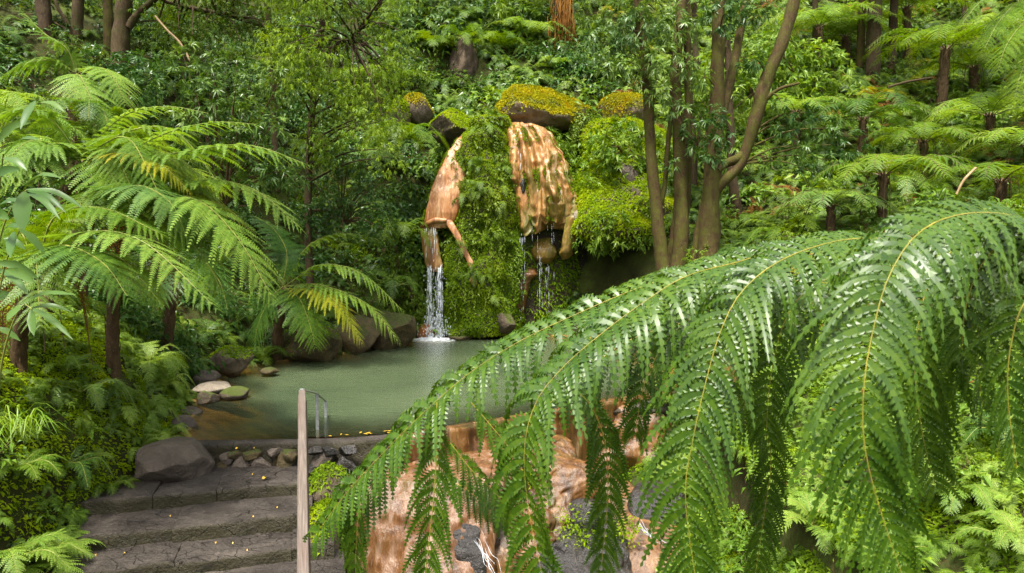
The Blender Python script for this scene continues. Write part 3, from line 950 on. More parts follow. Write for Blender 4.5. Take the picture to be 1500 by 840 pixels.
def falls(mb, px0, px1, py0, py1, Y0, Y1, n, rad, gap, seed, spread=1.0):
    r = np.random.default_rng(seed)
    for i in range(n):
        a = r.uniform()
        x0, x1 = px0 + (px1 - px0) * a, (px0 + px1) / 2 + (px0 + (px1 - px0) * a - (px0 + px1) / 2) * spread + r.normal() * 1.2
        y = py0 + r.uniform(-4, 6)
        while y < py1:
            l = r.uniform(6, 34) * (1 if gap < .5 else .5)
            t0, t1 = (y - py0) / (py1 - py0), min(1, (y + l - py0) / (py1 - py0))
            f = lambda t: at(x0 + (x1 - x0) * t, py0 + (py1 - py0) * t, Y0 + (Y1 - Y0) * math.sqrt(max(t, 0)) + .04 * math.sin(i))
            rr = rad * r.uniform(.5, 1.5) * (1 - .35 * t0)
            tube(mb, np.array([f(t0), f((t0 * .6 + t1 * .4)), f(t1)]), [rr * .4, rr, rr * .2], 4, 0)
            y += l + gap * r.exponential(14) * (1 + t0)


wf = thing('waterfall', 'thin white curtain of water dropping from the orange tongue into the pool', 'waterfall', at(637, 497, 20))
mb = MB()
falls(mb, 627, 632, 388, 494, 20.05, 19.75, 9, .009, .8, 1, 1.1)
falls(mb, 641, 646, 390, 494, 20.05, 19.75, 7, .009, .8, 2, 1.1)
falls(mb, 626, 648, 390, 494, 20.05, 19.75, 16, .008, 1.2, 3, 1.1)
mb.build('falling_stream', M['white'], wf)
mb = MB()
for xa, xb, q_ in ((625, 634, 0), (639, 649, 1)):
    g_ = np.linspace(0, 1, 30)
    V = np.array([[at(xa + (xb - xa) * u_ + 1.5 * (t_ - .5) * (2 * u_ - 1), 386 + 110 * t_, 20.06 - .28 * math.sqrt(t_) + .03 * math.sin(u_ * 3.1)) for u_ in np.linspace(0, 1, 6)] for t_ in g_]).reshape(-1, 3)
    mb.add(V, grid_faces(30, 6, False))
mb.build('veil', M['veil'], wf)
mb = MB()
r_ = np.random.default_rng(3)
for i in range(330):
    a = r_.normal(0, 11)
    h = abs(r_.normal(0, 16))
    if r_.uniform() < .35:
        a *= .8; h = r_.uniform(0, 95)
    p = at(637 + a, 492 - h, 19.8 + r_.normal() * .12)
    rr = r_.uniform(.005, .014)
    tube(mb, np.array([p, p - Z * rr * 2.2, p - Z * rr * 5]), [rr * .4, rr, rr * .2], 4, 0)
mb.build('droplets', M['white'], wf)
mb = MB()
c0 = at(637, 497, 19.75)
th_ = np.linspace(0, 2 * np.pi, 48, endpoint=False)
ra_ = np.linspace(0, 1, 26)
V = np.array([[c0[0] + .85 * q * math.cos(a) * (1 + .25 * math.sin(3 * a)), 19.75 + .42 * q * math.sin(a), 0] for q in ra_ for a in th_])
nn_ = fbm(V * np.array([14, 18, 1]), 3, 5)
fall_ = np.repeat(1 - ra_, 48)
V[:, 2] = -.030 + .10 * fall_ ** 2 * (1 + nn_) + .03 * fall_ * np.maximum(nn_, 0) + .034 * (nn_ > .12) * (fall_ > .03)
mb.add(V, grid_faces(26, 48))
mb.build('foam', M['white'], wf)
dr = thing('dripping_water', 'fine threads of water dripping from the orange dome over the wet black hollow', 'waterfall', at(785, 480, 20.3))
mb = MB()
falls(mb, 760, 770, 344, 470, 20.4, 20.3, 6, .006, 1.2, 7)
falls(mb, 776, 812, 326, 440, 20.35, 20.25, 10, .0045, 1.6, 8)
falls(mb, 790, 806, 388, 460, 20.5, 20.4, 6, .006, 1.2, 9)
mb.build('water_thread', M['thin'], dr)
mb = MB()
falls(mb, 757, 763, 190, 265, 20.7, 20.35, 3, .012, .6, 10)
falls(mb, 786, 790, 224, 262, 20.7, 20.4, 2, .010, .6, 11)
falls(mb, 632, 640, 296, 330, 20.4, 20.2, 5, .012, .6, 12)
falls(mb, 621, 640, 336, 384, 20.08, 20.0, 9, .009, 1.4, 13)
mb.build('surface_trickle', M['white'], dr)

# mossy ledge right of the dome
ml = thing('mossy_ledge', 'overhanging ledge cushioned with bright moss above a dark hollow beside the dome', 'rock ledge', at(890, 400, 20))
mb = MB()
V, F = loft(mb, [(180, 862, 935, 23.2), (205, 858, 975, 22.7), (240, 856, 1010, 22.0), (275, 858, 1030, 21.4), (305, 856, 1025, 20.6), (328, 858, 1010, 20.1), (346, 866, 985, 20.0), (360, 888, 965, 20.2)], .55, .4, 80, 110, .55, .95, 55, lump=.14, lsc=1.7)
led = mb.build('ledge', M['rock_moss'], ml)
P_, N_ = surf_pts(V, F, 24000, rng, lambda c, n: (n[:, 1] < .4) * np.clip(.55 + .6 * vnoise(c * 1.1, 4) + .5 * n[:, 2], .10, 1))
mb = MB(); tufts(mb, P_, N_, .11, .055, rng, 0, .3, .7); mb.build('moss_foliage', M['moss'], led, smooth=False)
P_, N_ = surf_pts(V, F, 700, rng, lambda c, n: (n[:, 1] < .3) * np.clip(.2 + vnoise(c * .8, 14), 0, 1) + 1e-9)
mb = MB()
for p_, n_ in zip(P_[:120], N_[:120]):
    whorls(mb, p_ + n_ * .10, .28, 5, 7, .20, .065, .8, 0, .3, .2, rng)
mb.build('foliage', M['herb'], led, smooth=False)
P_, N_ = surf_pts(V, F, 3000, rng, lambda c, n: (n[:, 1] < .1) * np.exp(-((c[:, 2] - 3.9) / .7) ** 2))
mb = MB(); strands(mb, P_, N_, 230, .5, .065); mb.build('creeper', M['vine'], led, smooth=False)

# ------------------------------------------------------------------ dam wall, steps, rails
dm = thing('dam_wall', 'low rough stone weir wall holding back the pool above the steps', 'dam wall', (-3.2, 9.6, -.35))


def wall_run(mb, pts, top, bot, th, seed, amp=.05, nh=10, nl=60):
    C = curve([(x, y, 0) for x, y in pts], nl)
    T = nrm(np.gradient(C, axis=0))
    S = np.stack([T[:, 1], -T[:, 0], T[:, 2] * 0], 1)
    prof = [(th, top - .02)] + [(th * .5, top)] + [(0, top - .015)] + [(-.02 - .04 * k / nh, top - (top - bot) * k / nh) for k in range(1, nh + 1)]
    prof = [(-a, b) for a, b in prof]
    V = np.stack([np.stack([C[i] + S[i] * a + Z * b for a, b in prof]) for i in range(nl)])
    P = V.reshape(-1, 3)
    P = P + np.array([.3, -1, .25]) * (amp * fbm(P * 4.5, 4, seed))[:, None]
    mb.add(P, grid_faces(nl, len(prof), False))


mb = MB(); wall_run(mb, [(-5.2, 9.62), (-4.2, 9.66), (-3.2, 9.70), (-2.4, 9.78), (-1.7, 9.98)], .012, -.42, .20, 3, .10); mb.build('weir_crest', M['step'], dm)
mb = MB(); wall_run(mb, [(-1.75, 9.97), (-.6, 10.62), (.6, 11.42), (1.8, 12.22), (3.3, 13.0)], .008, -1.3, .22, 4, .12, 16, 90); mb.build('spillway_crest', M['trav_rust'], dm)
for i, (x0, y0, x1, y1, mt) in enumerate([(338, 670, 366, 694, 'rock'), (368, 669, 396, 692, 'rock'), (398, 664, 428, 690, 'rock_bank'), (410, 676, 432, 694, 'rock_bank'), (318, 676, 338, 694, 'rock_bank'), (456, 662, 486, 690, 'rock'), (486, 668, 520, 696, 'rock_wet'), (452, 676, 470, 700, 'rock_wet'),
                                            (336, 662, 352, 674, 'rock_bank'), (356, 660, 380, 671, 'rock_bank'), (392, 658, 412, 668, 'rock'), (416, 660, 434, 676, 'rock_bank'), (322, 664, 340, 680, 'rock'), (352, 684, 372, 696, 'rock_bank'), (384, 684, 408, 697, 'rock_bank'), (474, 656, 494, 668, 'rock_wet'), (454, 656, 472, 666, 'rock_wet'), (498, 654, 520, 668, 'rock_wet')]):
    a, b = at(x0 - 3, y1 + 2, 9.60), at(x1 + 3, y0 - 2, 9.60)
    mb = MB(); rock_body(mb, (a + b) / 2, (b[0] - a[0], .22, b[2] - a[2]), 80 + i, 4, 14, .16, 0, .42); mb.build('wall_stone', M[mt], dm)

st = thing('stone_steps', 'flight of broad dark worn stone steps with risers darkened by moss and painted shade leading up to the pool', 'steps', (-3.8, 8.5, -1.4))
SD = nrm(np.array([2.23, .64, 0]))
SN = np.array([-SD[1], SD[0], 0])


def stone_block(mb, o, ux, uy, lx, ly, top, bot, seed):
    """A worn block: subdivided box with rounded upper edges and broken faces."""
    nx, ny, nz = max(4, int(lx / .05)), max(4, int(ly / .05)), 6
    pr = [(0, bot + (top - bot) * k / nz) for k in range(nz)] + [(.0, top - .02), (.022, top)] + [(ly * k / ny, top) for k in range(1, ny)] + [(ly, top), (ly, bot)]
    pr = np.array(pr)
    xs = np.linspace(0, lx, nx)
    V = np.array([[np.asarray(o) + ux * x + uy * a + Z * b for a, b in pr] for x in xs])
    P = V.reshape(-1, 3)
    nn = fbm(P * 3.2 + seed, 4, seed)
    n2 = fbm(P * 3.0 - seed, 4, seed + 5)
    n3 = fbm(P * 13.0 - seed, 3, seed + 6)
    top_ = (P[:, 2] > top - .03)
    P = P - uy * ((nn * .055 + n3 * .012) * np.where(P[:, 2] > bot + .01, 1, 0))[:, None] + Z * (np.where(top_, n2 * .038 + n3 * .010, 0))[:, None]
    e = np.repeat(np.minimum(np.arange(nx), np.arange(nx)[::-1]), len(pr))
    P[:, 2] -= np.where((e == 0) & top_, .010, 0)
    mb.add(P, grid_faces(nx, len(pr), False))
    for k, s in ((0, 1), (nx - 1, -1)):
        q = P.reshape(nx, len(pr), 3)[k]
        mb.add(q, [list(range(len(pr)))[::s]])


step_spec = [(at(134, 743, 8.24)[:2], -.30, .95), (at(140, 786, 7.75)[:2] + np.array([.0, -.10]), -.48, .75), (at(160, 822, 7.35)[:2] + np.array([.0, -.16]), -.655, .75), (np.array([-4.2, 6.65]), -.83, .8), (np.array([-4.1, 6.1]), -1.0, .8)]
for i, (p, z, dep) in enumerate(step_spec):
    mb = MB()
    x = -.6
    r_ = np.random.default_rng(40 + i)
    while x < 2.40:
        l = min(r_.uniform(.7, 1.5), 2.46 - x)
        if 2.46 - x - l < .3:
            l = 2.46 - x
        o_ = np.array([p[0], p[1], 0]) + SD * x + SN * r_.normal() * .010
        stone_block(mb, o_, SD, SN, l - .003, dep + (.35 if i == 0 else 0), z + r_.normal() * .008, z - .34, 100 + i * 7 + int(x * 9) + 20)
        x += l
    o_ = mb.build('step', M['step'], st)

# wooden hand rail running down beside the steps
wr = thing('wooden_handrail', 'weathered pinkish brown wooden handrail sloping down beside the stone steps', 'handrail', at(442, 700, 8.4))


def beam(mb, a, b, w, h, seed=0):
    a, b = np.asarray(a, float), np.asarray(b, float)
    t = nrm(b - a)
    s = nrm(np.cross(t, Z))
    n = np.cross(s, t)
    e = .006
    pr = [(-w / 2 + e, h / 2), (w / 2 - e, h / 2), (w / 2, h / 2 - e), (w / 2, -h / 2 + e), (w / 2 - e, -h / 2), (-w / 2 + e, -h / 2), (-w / 2, -h / 2 + e), (-w / 2, h / 2 - e)]
    K = 14
    V = np.array([[a + (b - a) * k / (K - 1) + s * x + n * y for x, y in pr] for k in range(K)]).reshape(-1, 3)
    V = V + .003 * fbm(V * 6, 2, seed)[:, None]
    ln = np.linalg.norm(b - a)
    G = np.array([[x, ln * k / (K - 1), y] for k in range(K) for x, y in pr])
    mb.g = getattr(mb, 'g', []) + [G, G[:8], G[-8:]]
    mb.add(V, grid_faces(K, 8))
    mb.add(V[:8], [list(range(8))[::-1]])
    mb.add(V[-8:], [list(range(8))])


def wbuild(mb, name, parent, mat):
    o = mb.build(name, mat, parent, smooth=False)
    ga = o.data.attributes.new('grain', 'FLOAT_VECTOR', 'POINT')
    ga.data.foreach_set('vector', np.concatenate(mb.g).astype(np.float32).ravel())
    return o


A_, B_ = at(442.5, 574, 8.35), at(444.5, 846, 4.85)
mb = MB(); beam(mb, A_, B_, .080, .05); wbuild(mb, 'rail', wr, M['wood'])
mb = MB(); beam(mb, A_ + np.array([-.037, 0, -.075]), B_ + np.array([-.037, 0, -.075]), .024, .09, 3); wbuild(mb, 'side_board', wr, M['wood'])
for t_ in (.06, .62):
    q = A_ + (B_ - A_) * t_
    mb = MB()
    g = -.9 if t_ < .5 else -1.6
    beam(mb, q + np.array([0, .0, -.03]), np.array([q[0], q[1] + .001, g]), .09, .09, 5)
    wbuild(mb, 'post', wr, M['wood'])
# steel hand rail going into the water
mr = thing('metal_handrail', 'grey steel handrail with thin posts standing in the pool beyond the wooden rail', 'handrail', at(464, 632, 10.4))
R0, R1, R2 = at(443.5, 569, 8.42), at(464, 577, 10.35), at(477, 588, 11.1)
mb = MB()
beam(mb, R0 + np.array([0, -.05, .0]), R1, .045, .012); beam(mb, R1, R2, .045, .012)
wbuild(mb, 'rail', mr, M['metal'])
mb = MB(); beam(mb, R0, R0 - Z * .09, .05, .05); wbuild(mb, 'bracket', mr, M['metal'])
for q, d_ in ((R1, .95), (R2, .95)):
    mb = MB(); beam(mb, q - Z * .006, q - Z * (q[2] + .35) + np.array([0, .001, 0]), .050, .022); wbuild(mb, 'post', mr, M['metal'])
mb = MB(); q = R2 - Z * .30; beam(mb, q + np.array([-.028, 0, 0]), q + np.array([.028, .001, 0]), .03, .028); wbuild(mb, 'rust_clamp', mr, M['rust'])

rock('mossy_boulder', 'dark wet mossy rock just below the weir on the cascade side of the rail', 'boulder', 452, 684, 512, 760, 9.2, 'rock_moss', 91, .9, moss=500, mossmat='moss_dark', cuts=12)
rock('mossy_boulder', 'moss grown block hugging the step ends beside the rail post', 'boulder', 446, 740, 500, 860, 8.3, 'rock_moss', 92, .9, moss=700, mossmat='moss', cuts=12)
# fallen leaves
LEAF_AT = [(388, 700, 9.05, 'large yellow leaf lying on the top step near the handrail'), (348, 657, 9.7, 'yellow leaf on the wet weir crest'), (372, 657, 9.72, 'tiny yellow leaf on the weir crest just right of another'),
           (370, 757, 8.3, 'small yellow leaf on the middle of the second step'), (369, 695, 9.15, 'pale leaf flake beside the large yellow leaf on top step'), (316, 795, 7.55, 'yellow leaf on the third step towards its centre'), (342, 796, 7.6, 'tiny yellow leaf on the third step right of another'),
           (363, 806, 7.45, 'pale yellow leaf near the edge of the third step'), (182, 811, 7.4, 'yellow brown leaf on the third step beside the bright fern'), (140, 813, 7.25, 'orange leaf at the fern end of the third step'), (249, 756, 8.1, 'yellow flake at the centre left of the second step'), (405, 744, 8.5, 'light leaf flake on the second step close to the rail')]
for i, (x, y, Y, lb) in enumerate(LEAF_AT):
    # drop each leaf on to the tread it lies on
    zt = .03 if y < 660 else (-.30 if y < 730 else (-.48 if y < 775 else -.655))
    ray = at(x, y, 10.0) - np.array([0, 0, CAMZ])
    kk = (zt + .022 - CAMZ) / ray[2]
    p = np.array([0, 0, CAMZ]) + ray * kk
    s = .036 if i == 0 else (.024 if i < 2 else .012)
    r_ = np.random.default_rng(i)
    th = r_.uniform(0, 6.28)
    n_ = 9
    an = np.linspace(0, 2 * np.pi, n_, endpoint=False)
    rad = s * (1 + .25 * np.cos(an * 2) + .1 * r_.normal(size=n_))
    q = np.column_stack([np.cos(an + th) * rad, np.sin(an + th) * rad * .75, .012 * np.sin(an * 2 + th) + .004]) + p
    q2 = np.vstack([q, p + Z * .002])
    mb = MB()
    mb.add(q2, [[j, (j + 1) % n_, n_] for j in range(n_)])
    o_ = mb.build('fallen_leaf', M['leaf_yellow'], None, p)
    tag(o_, lb, 'leaf', 'fallen yellow leaves')
mb = MB()
r_ = np.random.default_rng(5)
for i in range(20):
    p = np.array([r_.uniform(-2.75, -1.4), 0, .02]); p[1] = np.interp(p[0], POOL[:7, 0], POOL[:7, 1]) + abs(r_.normal(0, .09)) + .03
    D = nrm(np.array([r_.normal(), r_.normal() * .5, .05]))
    leaves(mb, [p], [D], [Z], r_.uniform(.05, .10), r_.uniform(.025, .045), .02, .05)
tag(mb.build('floating_leaves', M['leaf_yellow'], None, (-2, 10, 0), smooth=False), 'drift of yellow leaves floating along the weir edge by the handrail', 'leaves', None, 'stuff')

# ------------------------------------------------------------------ lower cascade below the weir
cs = thing('cascade_rock', 'wet orange and pink mineral cascade spilling down below the weir wall', 'cascade', at(700, 800, 9.5))


def cpart(name, rows, mat, **kw):
    mb = MB(); V, F = loft(mb, rows, **kw); return mb.build(name, M[mat], cs), V, F


cpart('pink_apron', [(664, 500, 760, 10.5), (690, 490, 770, 10.0), (730, 492, 740, 9.7), (780, 512, 730, 9.4), (850, 520, 730, 9.1), (900, 510, 740, 8.9)], 'trav_pink', bulge=.30, amp=.26, nsc=1.9, seed=61, zs=.55, nr=110, nc=130, lump=.035, lsc=3.0)
cpart('rust_buttress', [(640, 700, 830, 11.2), (680, 690, 850, 10.6), (740, 700, 860, 10.1), (800, 712, 850, 9.7), (900, 720, 850, 9.3)], 'trav_rust', bulge=.4, amp=.42, nsc=2.4, seed=62, nr=110, nc=130, lump=.035, lsc=3.0)
cpart('orange_wall', [(588, 820, 985, 12.7), (604, 815, 990, 12.5), (650, 815, 1000, 12.3), (700, 815, 1005, 12.1), (760, 800, 1005, 11.9)], 'trav_rust', bulge=.30, amp=.26, nsc=2.4, seed=63, nr=80, nc=110, lump=.10, lsc=3.4)
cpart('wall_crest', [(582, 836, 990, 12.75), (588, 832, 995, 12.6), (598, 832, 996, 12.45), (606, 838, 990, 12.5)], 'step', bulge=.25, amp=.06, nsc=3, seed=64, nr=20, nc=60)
cpart('black_stone', [(704, 940, 985, 11.0), (720, 922, 1000, 10.7), (750, 918, 1005, 10.5), (785, 935, 1005, 10.4), (800, 950, 995, 10.5)], 'rock_wet', bulge=.6, amp=.14, nsc=2, seed=65, nr=40, nc=40)
cpart('ochre_chute', [(706, 880, 926, 11.1), (735, 890, 950, 10.7), (765, 890, 985, 10.3), (800, 880, 1010, 9.9), (850, 870, 1030, 9.5)], 'trav_rust', bulge=.3, amp=.10, nsc=2, seed=66, nr=40, nc=40)
cpart('dark_stone', [(716, 836, 880, 10.6), (740, 820, 900, 10.2), (780, 800, 905, 9.8), (850, 790, 920, 9.3)], 'rock_wet', bulge=.45, amp=.40, nsc=1.8, seed=67, nr=70, nc=80, lump=.06)
mb = MB()
for x_, y_, Y_ in [(842, 768, 9.75), (850, 790, 9.6), (836, 806, 9.5), (912, 780, 9.7), (760, 700, 10.0)]:
    q_ = at(x_, y_, Y_) + rng.normal(size=(260, 3)) * np.array([.13, .06, .12])
    tufts(mb, q_, np.tile([0, -.6, .8], (260, 1)), .055, .035, rng, 0, .2, .6)
mb.build('moss_foliage', M['moss'], cs, smooth=False)
cpart('wet_stone', [(756, 672, 690, 9.45), (780, 664, 700, 9.25), (812, 668, 702, 9.1), (850, 674, 705, 9.0)], 'rock_wet', bulge=.4, amp=.22, nsc=2.4, seed=68, nr=30, nc=30)
for i, ctrl in enumerate([[(702, 786, 8.95), (712, 808, 8.8), (722, 826, 8.7), (734, 850, 8.6)], [(928, 752, 10.35), (942, 775, 10.05), (962, 790, 9.85), (990, 806, 9.65)]]):
    mb = MB()
    C = curve([at(*c) for c in ctrl], 40)
    r_ = np.random.default_rng(i + 5)
    for k_ in range(6):
        o_ = r_.normal() * (.045, .04, .08, .09)[i]
        a_ = int(r_.integers(0, 10)); b_ = int(r_.integers(26, 40))
        tt_ = np.linspace(0, 1, 40)
        off = np.column_stack([o_ + .02 * np.sin(tt_ * 9 + k_), -.03 + .02 * np.sin(tt_ * 13 + k_ * 2), .012 * np.sin(tt_ * 21 + k_)])
        tube(mb, (C + off)[a_:b_], .0045 * np.sin(np.linspace(.1, 3.0, b_ - a_)) * r_.uniform(.4, 1.3), 5, 0)
    mb.build('white_water', M['thin'], cs)


def on_ground(px, py, Y, span=.4):
    """The point of the terrain seen at a pixel, nearest to the expected distance."""
    ys = np.linspace(Y * (1 - span), Y * (1 + span), 161)
    P = np.array([at(px, py, y) for y in ys])
    d = P[:, 2] - height(P[:, 0], P[:, 1])
    k = np.where(np.sign(d[1:]) != np.sign(d[:-1]))[0]
    if len(k) == 0:
        return None
    return P[k[np.abs(ys[k] - Y).argmin()]]


def rooted(pts):
    """Carry a trunk down to the soil under its lowest point."""
    p = np.asarray(pts[0])
    h = float(height(p[0], p[1])) - .12
    if p[2] > h + .05:
        return [np.array([p[0], p[1], h])] + list(pts)
    return list(pts)


# ------------------------------------------------------------------ ferns
def fern(label, px, py, Y, L, n, mat='fern_mid', seed=0, group=None, elev=(25, 70), W=.24, name='fern', arc=None, K=7, npair=20, stem='stem_green', droop=.3, tip=0.25):
    r = np.random.default_rng(seed)
    b = at(px, py, Y)
    g = on_ground(px, py, Y)
    if g is not None and not 550 < px < 760:
        L *= g[1] / Y
        b = g
    elif not 550 < px < 1000:
        print('fern off ground', label, b, height(b[0], b[1]))
    t = thing(name, label, 'fern', b, group)
    for i in range(n):
        az = 2 * np.pi * (i + r.uniform(-.3, .3)) / n if arc is None else math.radians(arc[0] + (arc[1] - arc[0]) * (i + .5 + r.uniform(-.3, .3)) / n)
        el = math.radians(r.uniform(*elev))
        l = L * r.uniform(.75, 1.12)
        h = np.array([math.cos(az), math.sin(az), 0])
        c = [b, b + l * .35 * (h * math.cos(el) + Z * math.sin(el)), b + l * .72 * (h * math.cos(el * .75) + Z * math.sin(el * .75) * .85), b + l * (h * math.cos(el * .4) + Z * (math.sin(el * .55) * .8 - tip))]
        mb = MB()
        frond(mb, c, L * W, npair, K, droop, 20, .24, seed=seed * 50 + i, rad=.006 + .004 * L)
        mb.build('frond', [M[mat], M[stem]], t, smooth=False)
    return t


GB, GS, GH, GL = 'ferns on the mossy bank', 'ferns at the pool shore', 'ferns on the high slope', 'ferns below the weir'
fern('big bright fern with long arching fronds in front of the lower steps', 62, 838, 5.6, .62, 11, 'fern_bright', 1, GB, (30, 75), K=9, npair=26)
fern('bright fern spreading low at the bottom corner below the mossy bank', 8, 830, 5.2, .55, 9, 'fern_bright', 2, GB, (20, 60), K=9, npair=24)
fern('light green fern over the mossy bank next to the grassy tuft', 25, 690, 5.8, .45, 8, 'fern_mid', 3, GB, (20, 60))
fern('blue green fern hanging down the middle of the mossy bank', 118, 575, 7.8, .55, 8, 'fern_blue', 4, GB, (0, 45), tip=.6)
fern('round bushy bright fern at the waterside above the shallow corner', 262, 588, 11.3, .42, 13, 'fern_bright', 5, GS, (20, 85))
fern('feathery bright green fern on the bank under the fern trunks', 215, 540, 12.0, .85, 12, 'fern_bright', 6, GS, (15, 65), tip=.4)
fern('small bright fern draping beside the big step boulder', 205, 660, 9.0, .42, 9, 'fern_bright', 7, GB, (0, 55), tip=.5)
fern('lime green fern cushion dipping to the dark rounded water edge rock', 222, 606, 10.6, .5, 12, 'fern_bright', 51, GB, (0, 70), tip=.5)
fern('lime green fern leaning over the slab from the bank crest', 240, 565, 11.6, .5, 11, 'fern_bright', 52, GB, (0, 70), tip=.5)
fern('yellow green fern just above the big step boulder', 245, 640, 9.9, .45, 11, 'fern_bright', 8, GB, (0, 60), tip=.45)
fern('fern fringe on the crest of the mossy bank below the glossy plant', 95, 545, 8.0, .45, 8, 'fern_mid', 9, GB, (10, 60))
fern('dark fern in the lower hollow of the mossy bank', 100, 680, 6.8, .40, 8, 'fern_dark', 10, GB, (0, 50), tip=.5)
fern('mid green fern at the foot of the mossy bank by the step ends', 160, 715, 7.6, .35, 8, 'fern_mid', 11, GB, (10, 60))
fern('yellowish fern midway up the mossy bank', 170, 610, 9.2, .42, 8, 'fern_bright', 12, GB, (0, 50), tip=.5)
fern('tiny bright fern sprouting beside the lowest visible steps and rail', 478, 838, 6.3, .36, 9, 'fern_bright', 13, GL, (30, 80))
fern('small light fern growing between the wet rock and the rail', 470, 745, 8.4, .34, 8, 'fern_bright', 46, GL, (10, 60), tip=.4)
fern('fern tuft overhanging the moss grown block by the rail', 482, 800, 7.7, .36, 9, 'fern_mid', 47, GL, (10, 65), tip=.4)
fern('lush light fern on the upper bank behind the glossy plant', 55, 215, 10.6, 1.0, 12, 'fern_bright', 48, GB, (5, 60), tip=.4)
fern('soft fern between the curling frond and the outstretched fronds', 135, 185, 11.4, 1.0, 11, 'fern_mid', 49, GB, (5, 60), tip=.4)
fern('light fern at the very edge of the upper bank', 5, 170, 10.6, .9, 10, 'fern_bright', 50, GB, (5, 60), tip=.4)
fern('dense green fern at the water behind the moss topped boulder', 385, 528, 16.0, .75, 11, 'fern_mid', 14, GS, (15, 75))
fern('blue green low fern patch behind the grey shore rocks', 280, 540, 14.0, .6, 10, 'fern_blue', 15, GS, (15, 60))
fern('small fern on the dark boulders under the yellowing frond', 500, 512, 17.4, .5, 9, 'fern_mid', 16, GS, (10, 60), tip=.5)
fern('fern clump tucked in the cliff left of the orange chute', 575, 420, 19.0, 1.0, 9, 'fern_dark', 17, GH, (0, 50), tip=.5)
fern('fern with long hanging fronds beside the tongue of orange rock', 590, 340, 19.8, 1.1, 9, 'fern_mid', 18, GH, (0, 50), tip=.5)
fern('fern spreading wide fronds below the dark capped boulder', 590, 205, 20.5, 1.5, 11, 'fern_mid', 19, GH, (10, 50), tip=.35)
fern('dusky fern below the light green canopy edge', 540, 240, 17.5, 1.2, 10, 'fern_blue', 20, GH, (0, 50), tip=.45)
fern('fern at the very top of the moss mound', 712, 196, 21.0, .75, 10, 'fern_bright', 21, GH, (5, 70), tip=.4)
fern('small dark broad fern clinging to the middle of the moss mound', 706, 275, 20.2, .6, 8, 'fern_mid', 22, GH, (-10, 40), tip=.5)
fern('little fern on the upper side of the moss mound', 690, 240, 20.6, .45, 8, 'fern_dark', 23, GH, (-10, 50), tip=.5)
fern('fern hanging its fronds over the top of the bare brown rock face', 676, 56, 25.2, 1.1, 9, 'fern_mid', 54, GH, (0, 45), tip=.6)
fern('fern leaning against the lower side of the bare brown rock face', 650, 128, 25.0, .9, 9, 'fern_dark', 55, GH, (5, 60), tip=.4)
fern('flat open rosette fern high above the golden boulder', 815, 100, 24.8, 1.0, 12, 'fern_bright', 24, GH, (15, 45))
fern('fern beside the bare cliff rock on the upper slope', 735, 70, 26.4, 1.4, 10, 'fern_mid', 25, GH, (5, 50))
fern('large fern above and left of the bare cliff rock', 640, 75, 26.0, 1.5, 11, 'fern_mid', 26, GH, (5, 50))
fern('fern at the top edge above the bare cliff rock', 690, 30, 27.2, 1.4, 10, 'fern_blue', 27, GH, (5, 50))
fern('fern hanging on the slope between golden boulder and slim trees', 885, 110, 24.5, 1.0, 9, 'fern_bright', 28, GH, (5, 50))
fern('fern with drooping fronds by the brown hanging roots', 860, 60, 26, 1.2, 10, 'fern_mid', 29, GH, (5, 50))
fern('sunny fern between the slim trees and the mossy ledge', 920, 300, 19.6, .7, 9, 'fern_bright', 30, GH, (0, 50), tip=.4)
fern('bright fern with wide fronds low on the slope below the arching frond', 1405, 735, 6.6, .62, 11, 'fern_bright', 31, GL, (20, 60), K=9, npair=24)
fern('bright fern growing on the mossy boulder below the arching frond', 1190, 770, 7.4, .62, 10, 'fern_bright', 32, GL, (20, 65), K=9, npair=22)
fern('fern patch in the lowest corner below the arching frond', 1300, 830, 6.0, .5, 9, 'fern_mid', 33, GL, (20, 65), K=8)
fern('light fern at the frame edge below the arching frond', 1490, 800, 5.6, .5, 9, 'fern_bright', 34, GL, (20, 65), K=8)
fern('yellow green fern seen through the gap between hanging leaflets', 1330, 640, 8.2, .7, 10, 'fern_bright', 35, GL, (20, 60))
fern('shaded fern behind the hanging leaflets at the frame edge', 1470, 640, 7.5, .6, 9, 'fern_dark', 36, GL, (20, 60))
fern('fern overhanging the black wet stone of the cascade', 1010, 690, 10.6, .6, 9, 'fern_bright', 37, GL, (10, 60))
fern('fern above the rusty wall of the cascade', 1000, 600, 12.4, .8, 10, 'fern_mid', 38, GL, (10, 60))
fern('large ground fern with pale fronds on the hillside right of the dark trunk', 1160, 345, 17.5, 1.4, 11, 'fern_mid', 39, 'ferns on the gentle slope', (10, 50))
fern('dense fern on the hillside close behind the double trunk', 1095, 330, 18.3, 1.0, 10, 'fern_bright', 40, 'ferns on the gentle slope', (10, 60))
fern('bright fern in front of the shaded tree fern stems', 1225, 300, 18.6, 1.1, 11, 'fern_bright', 41, 'ferns on the gentle slope', (10, 60))
fern('drooping fern with curled fronds just above the arching frond', 1320, 290, 14.2, .9, 9, 'fern_bright', 42, 'ferns on the gentle slope', (20, 80), tip=.6)
fern('fine blue green fern below the lone trunk on the hillside', 1185, 250, 21.5, 1.3, 10, 'fern_blue', 43, 'ferns on the gentle slope', (10, 50))
fern('broad fern under the flat topped tree fern', 1310, 175, 22.5, 1.3, 11, 'fern_mid', 44, 'ferns on the gentle slope', (10, 50))
fern('yellowing fern on the brown debris of the hillside', 1290, 145, 24.5, 1.0, 9, 'fern_yellow', 45, 'ferns on the gentle slope', (5, 50))


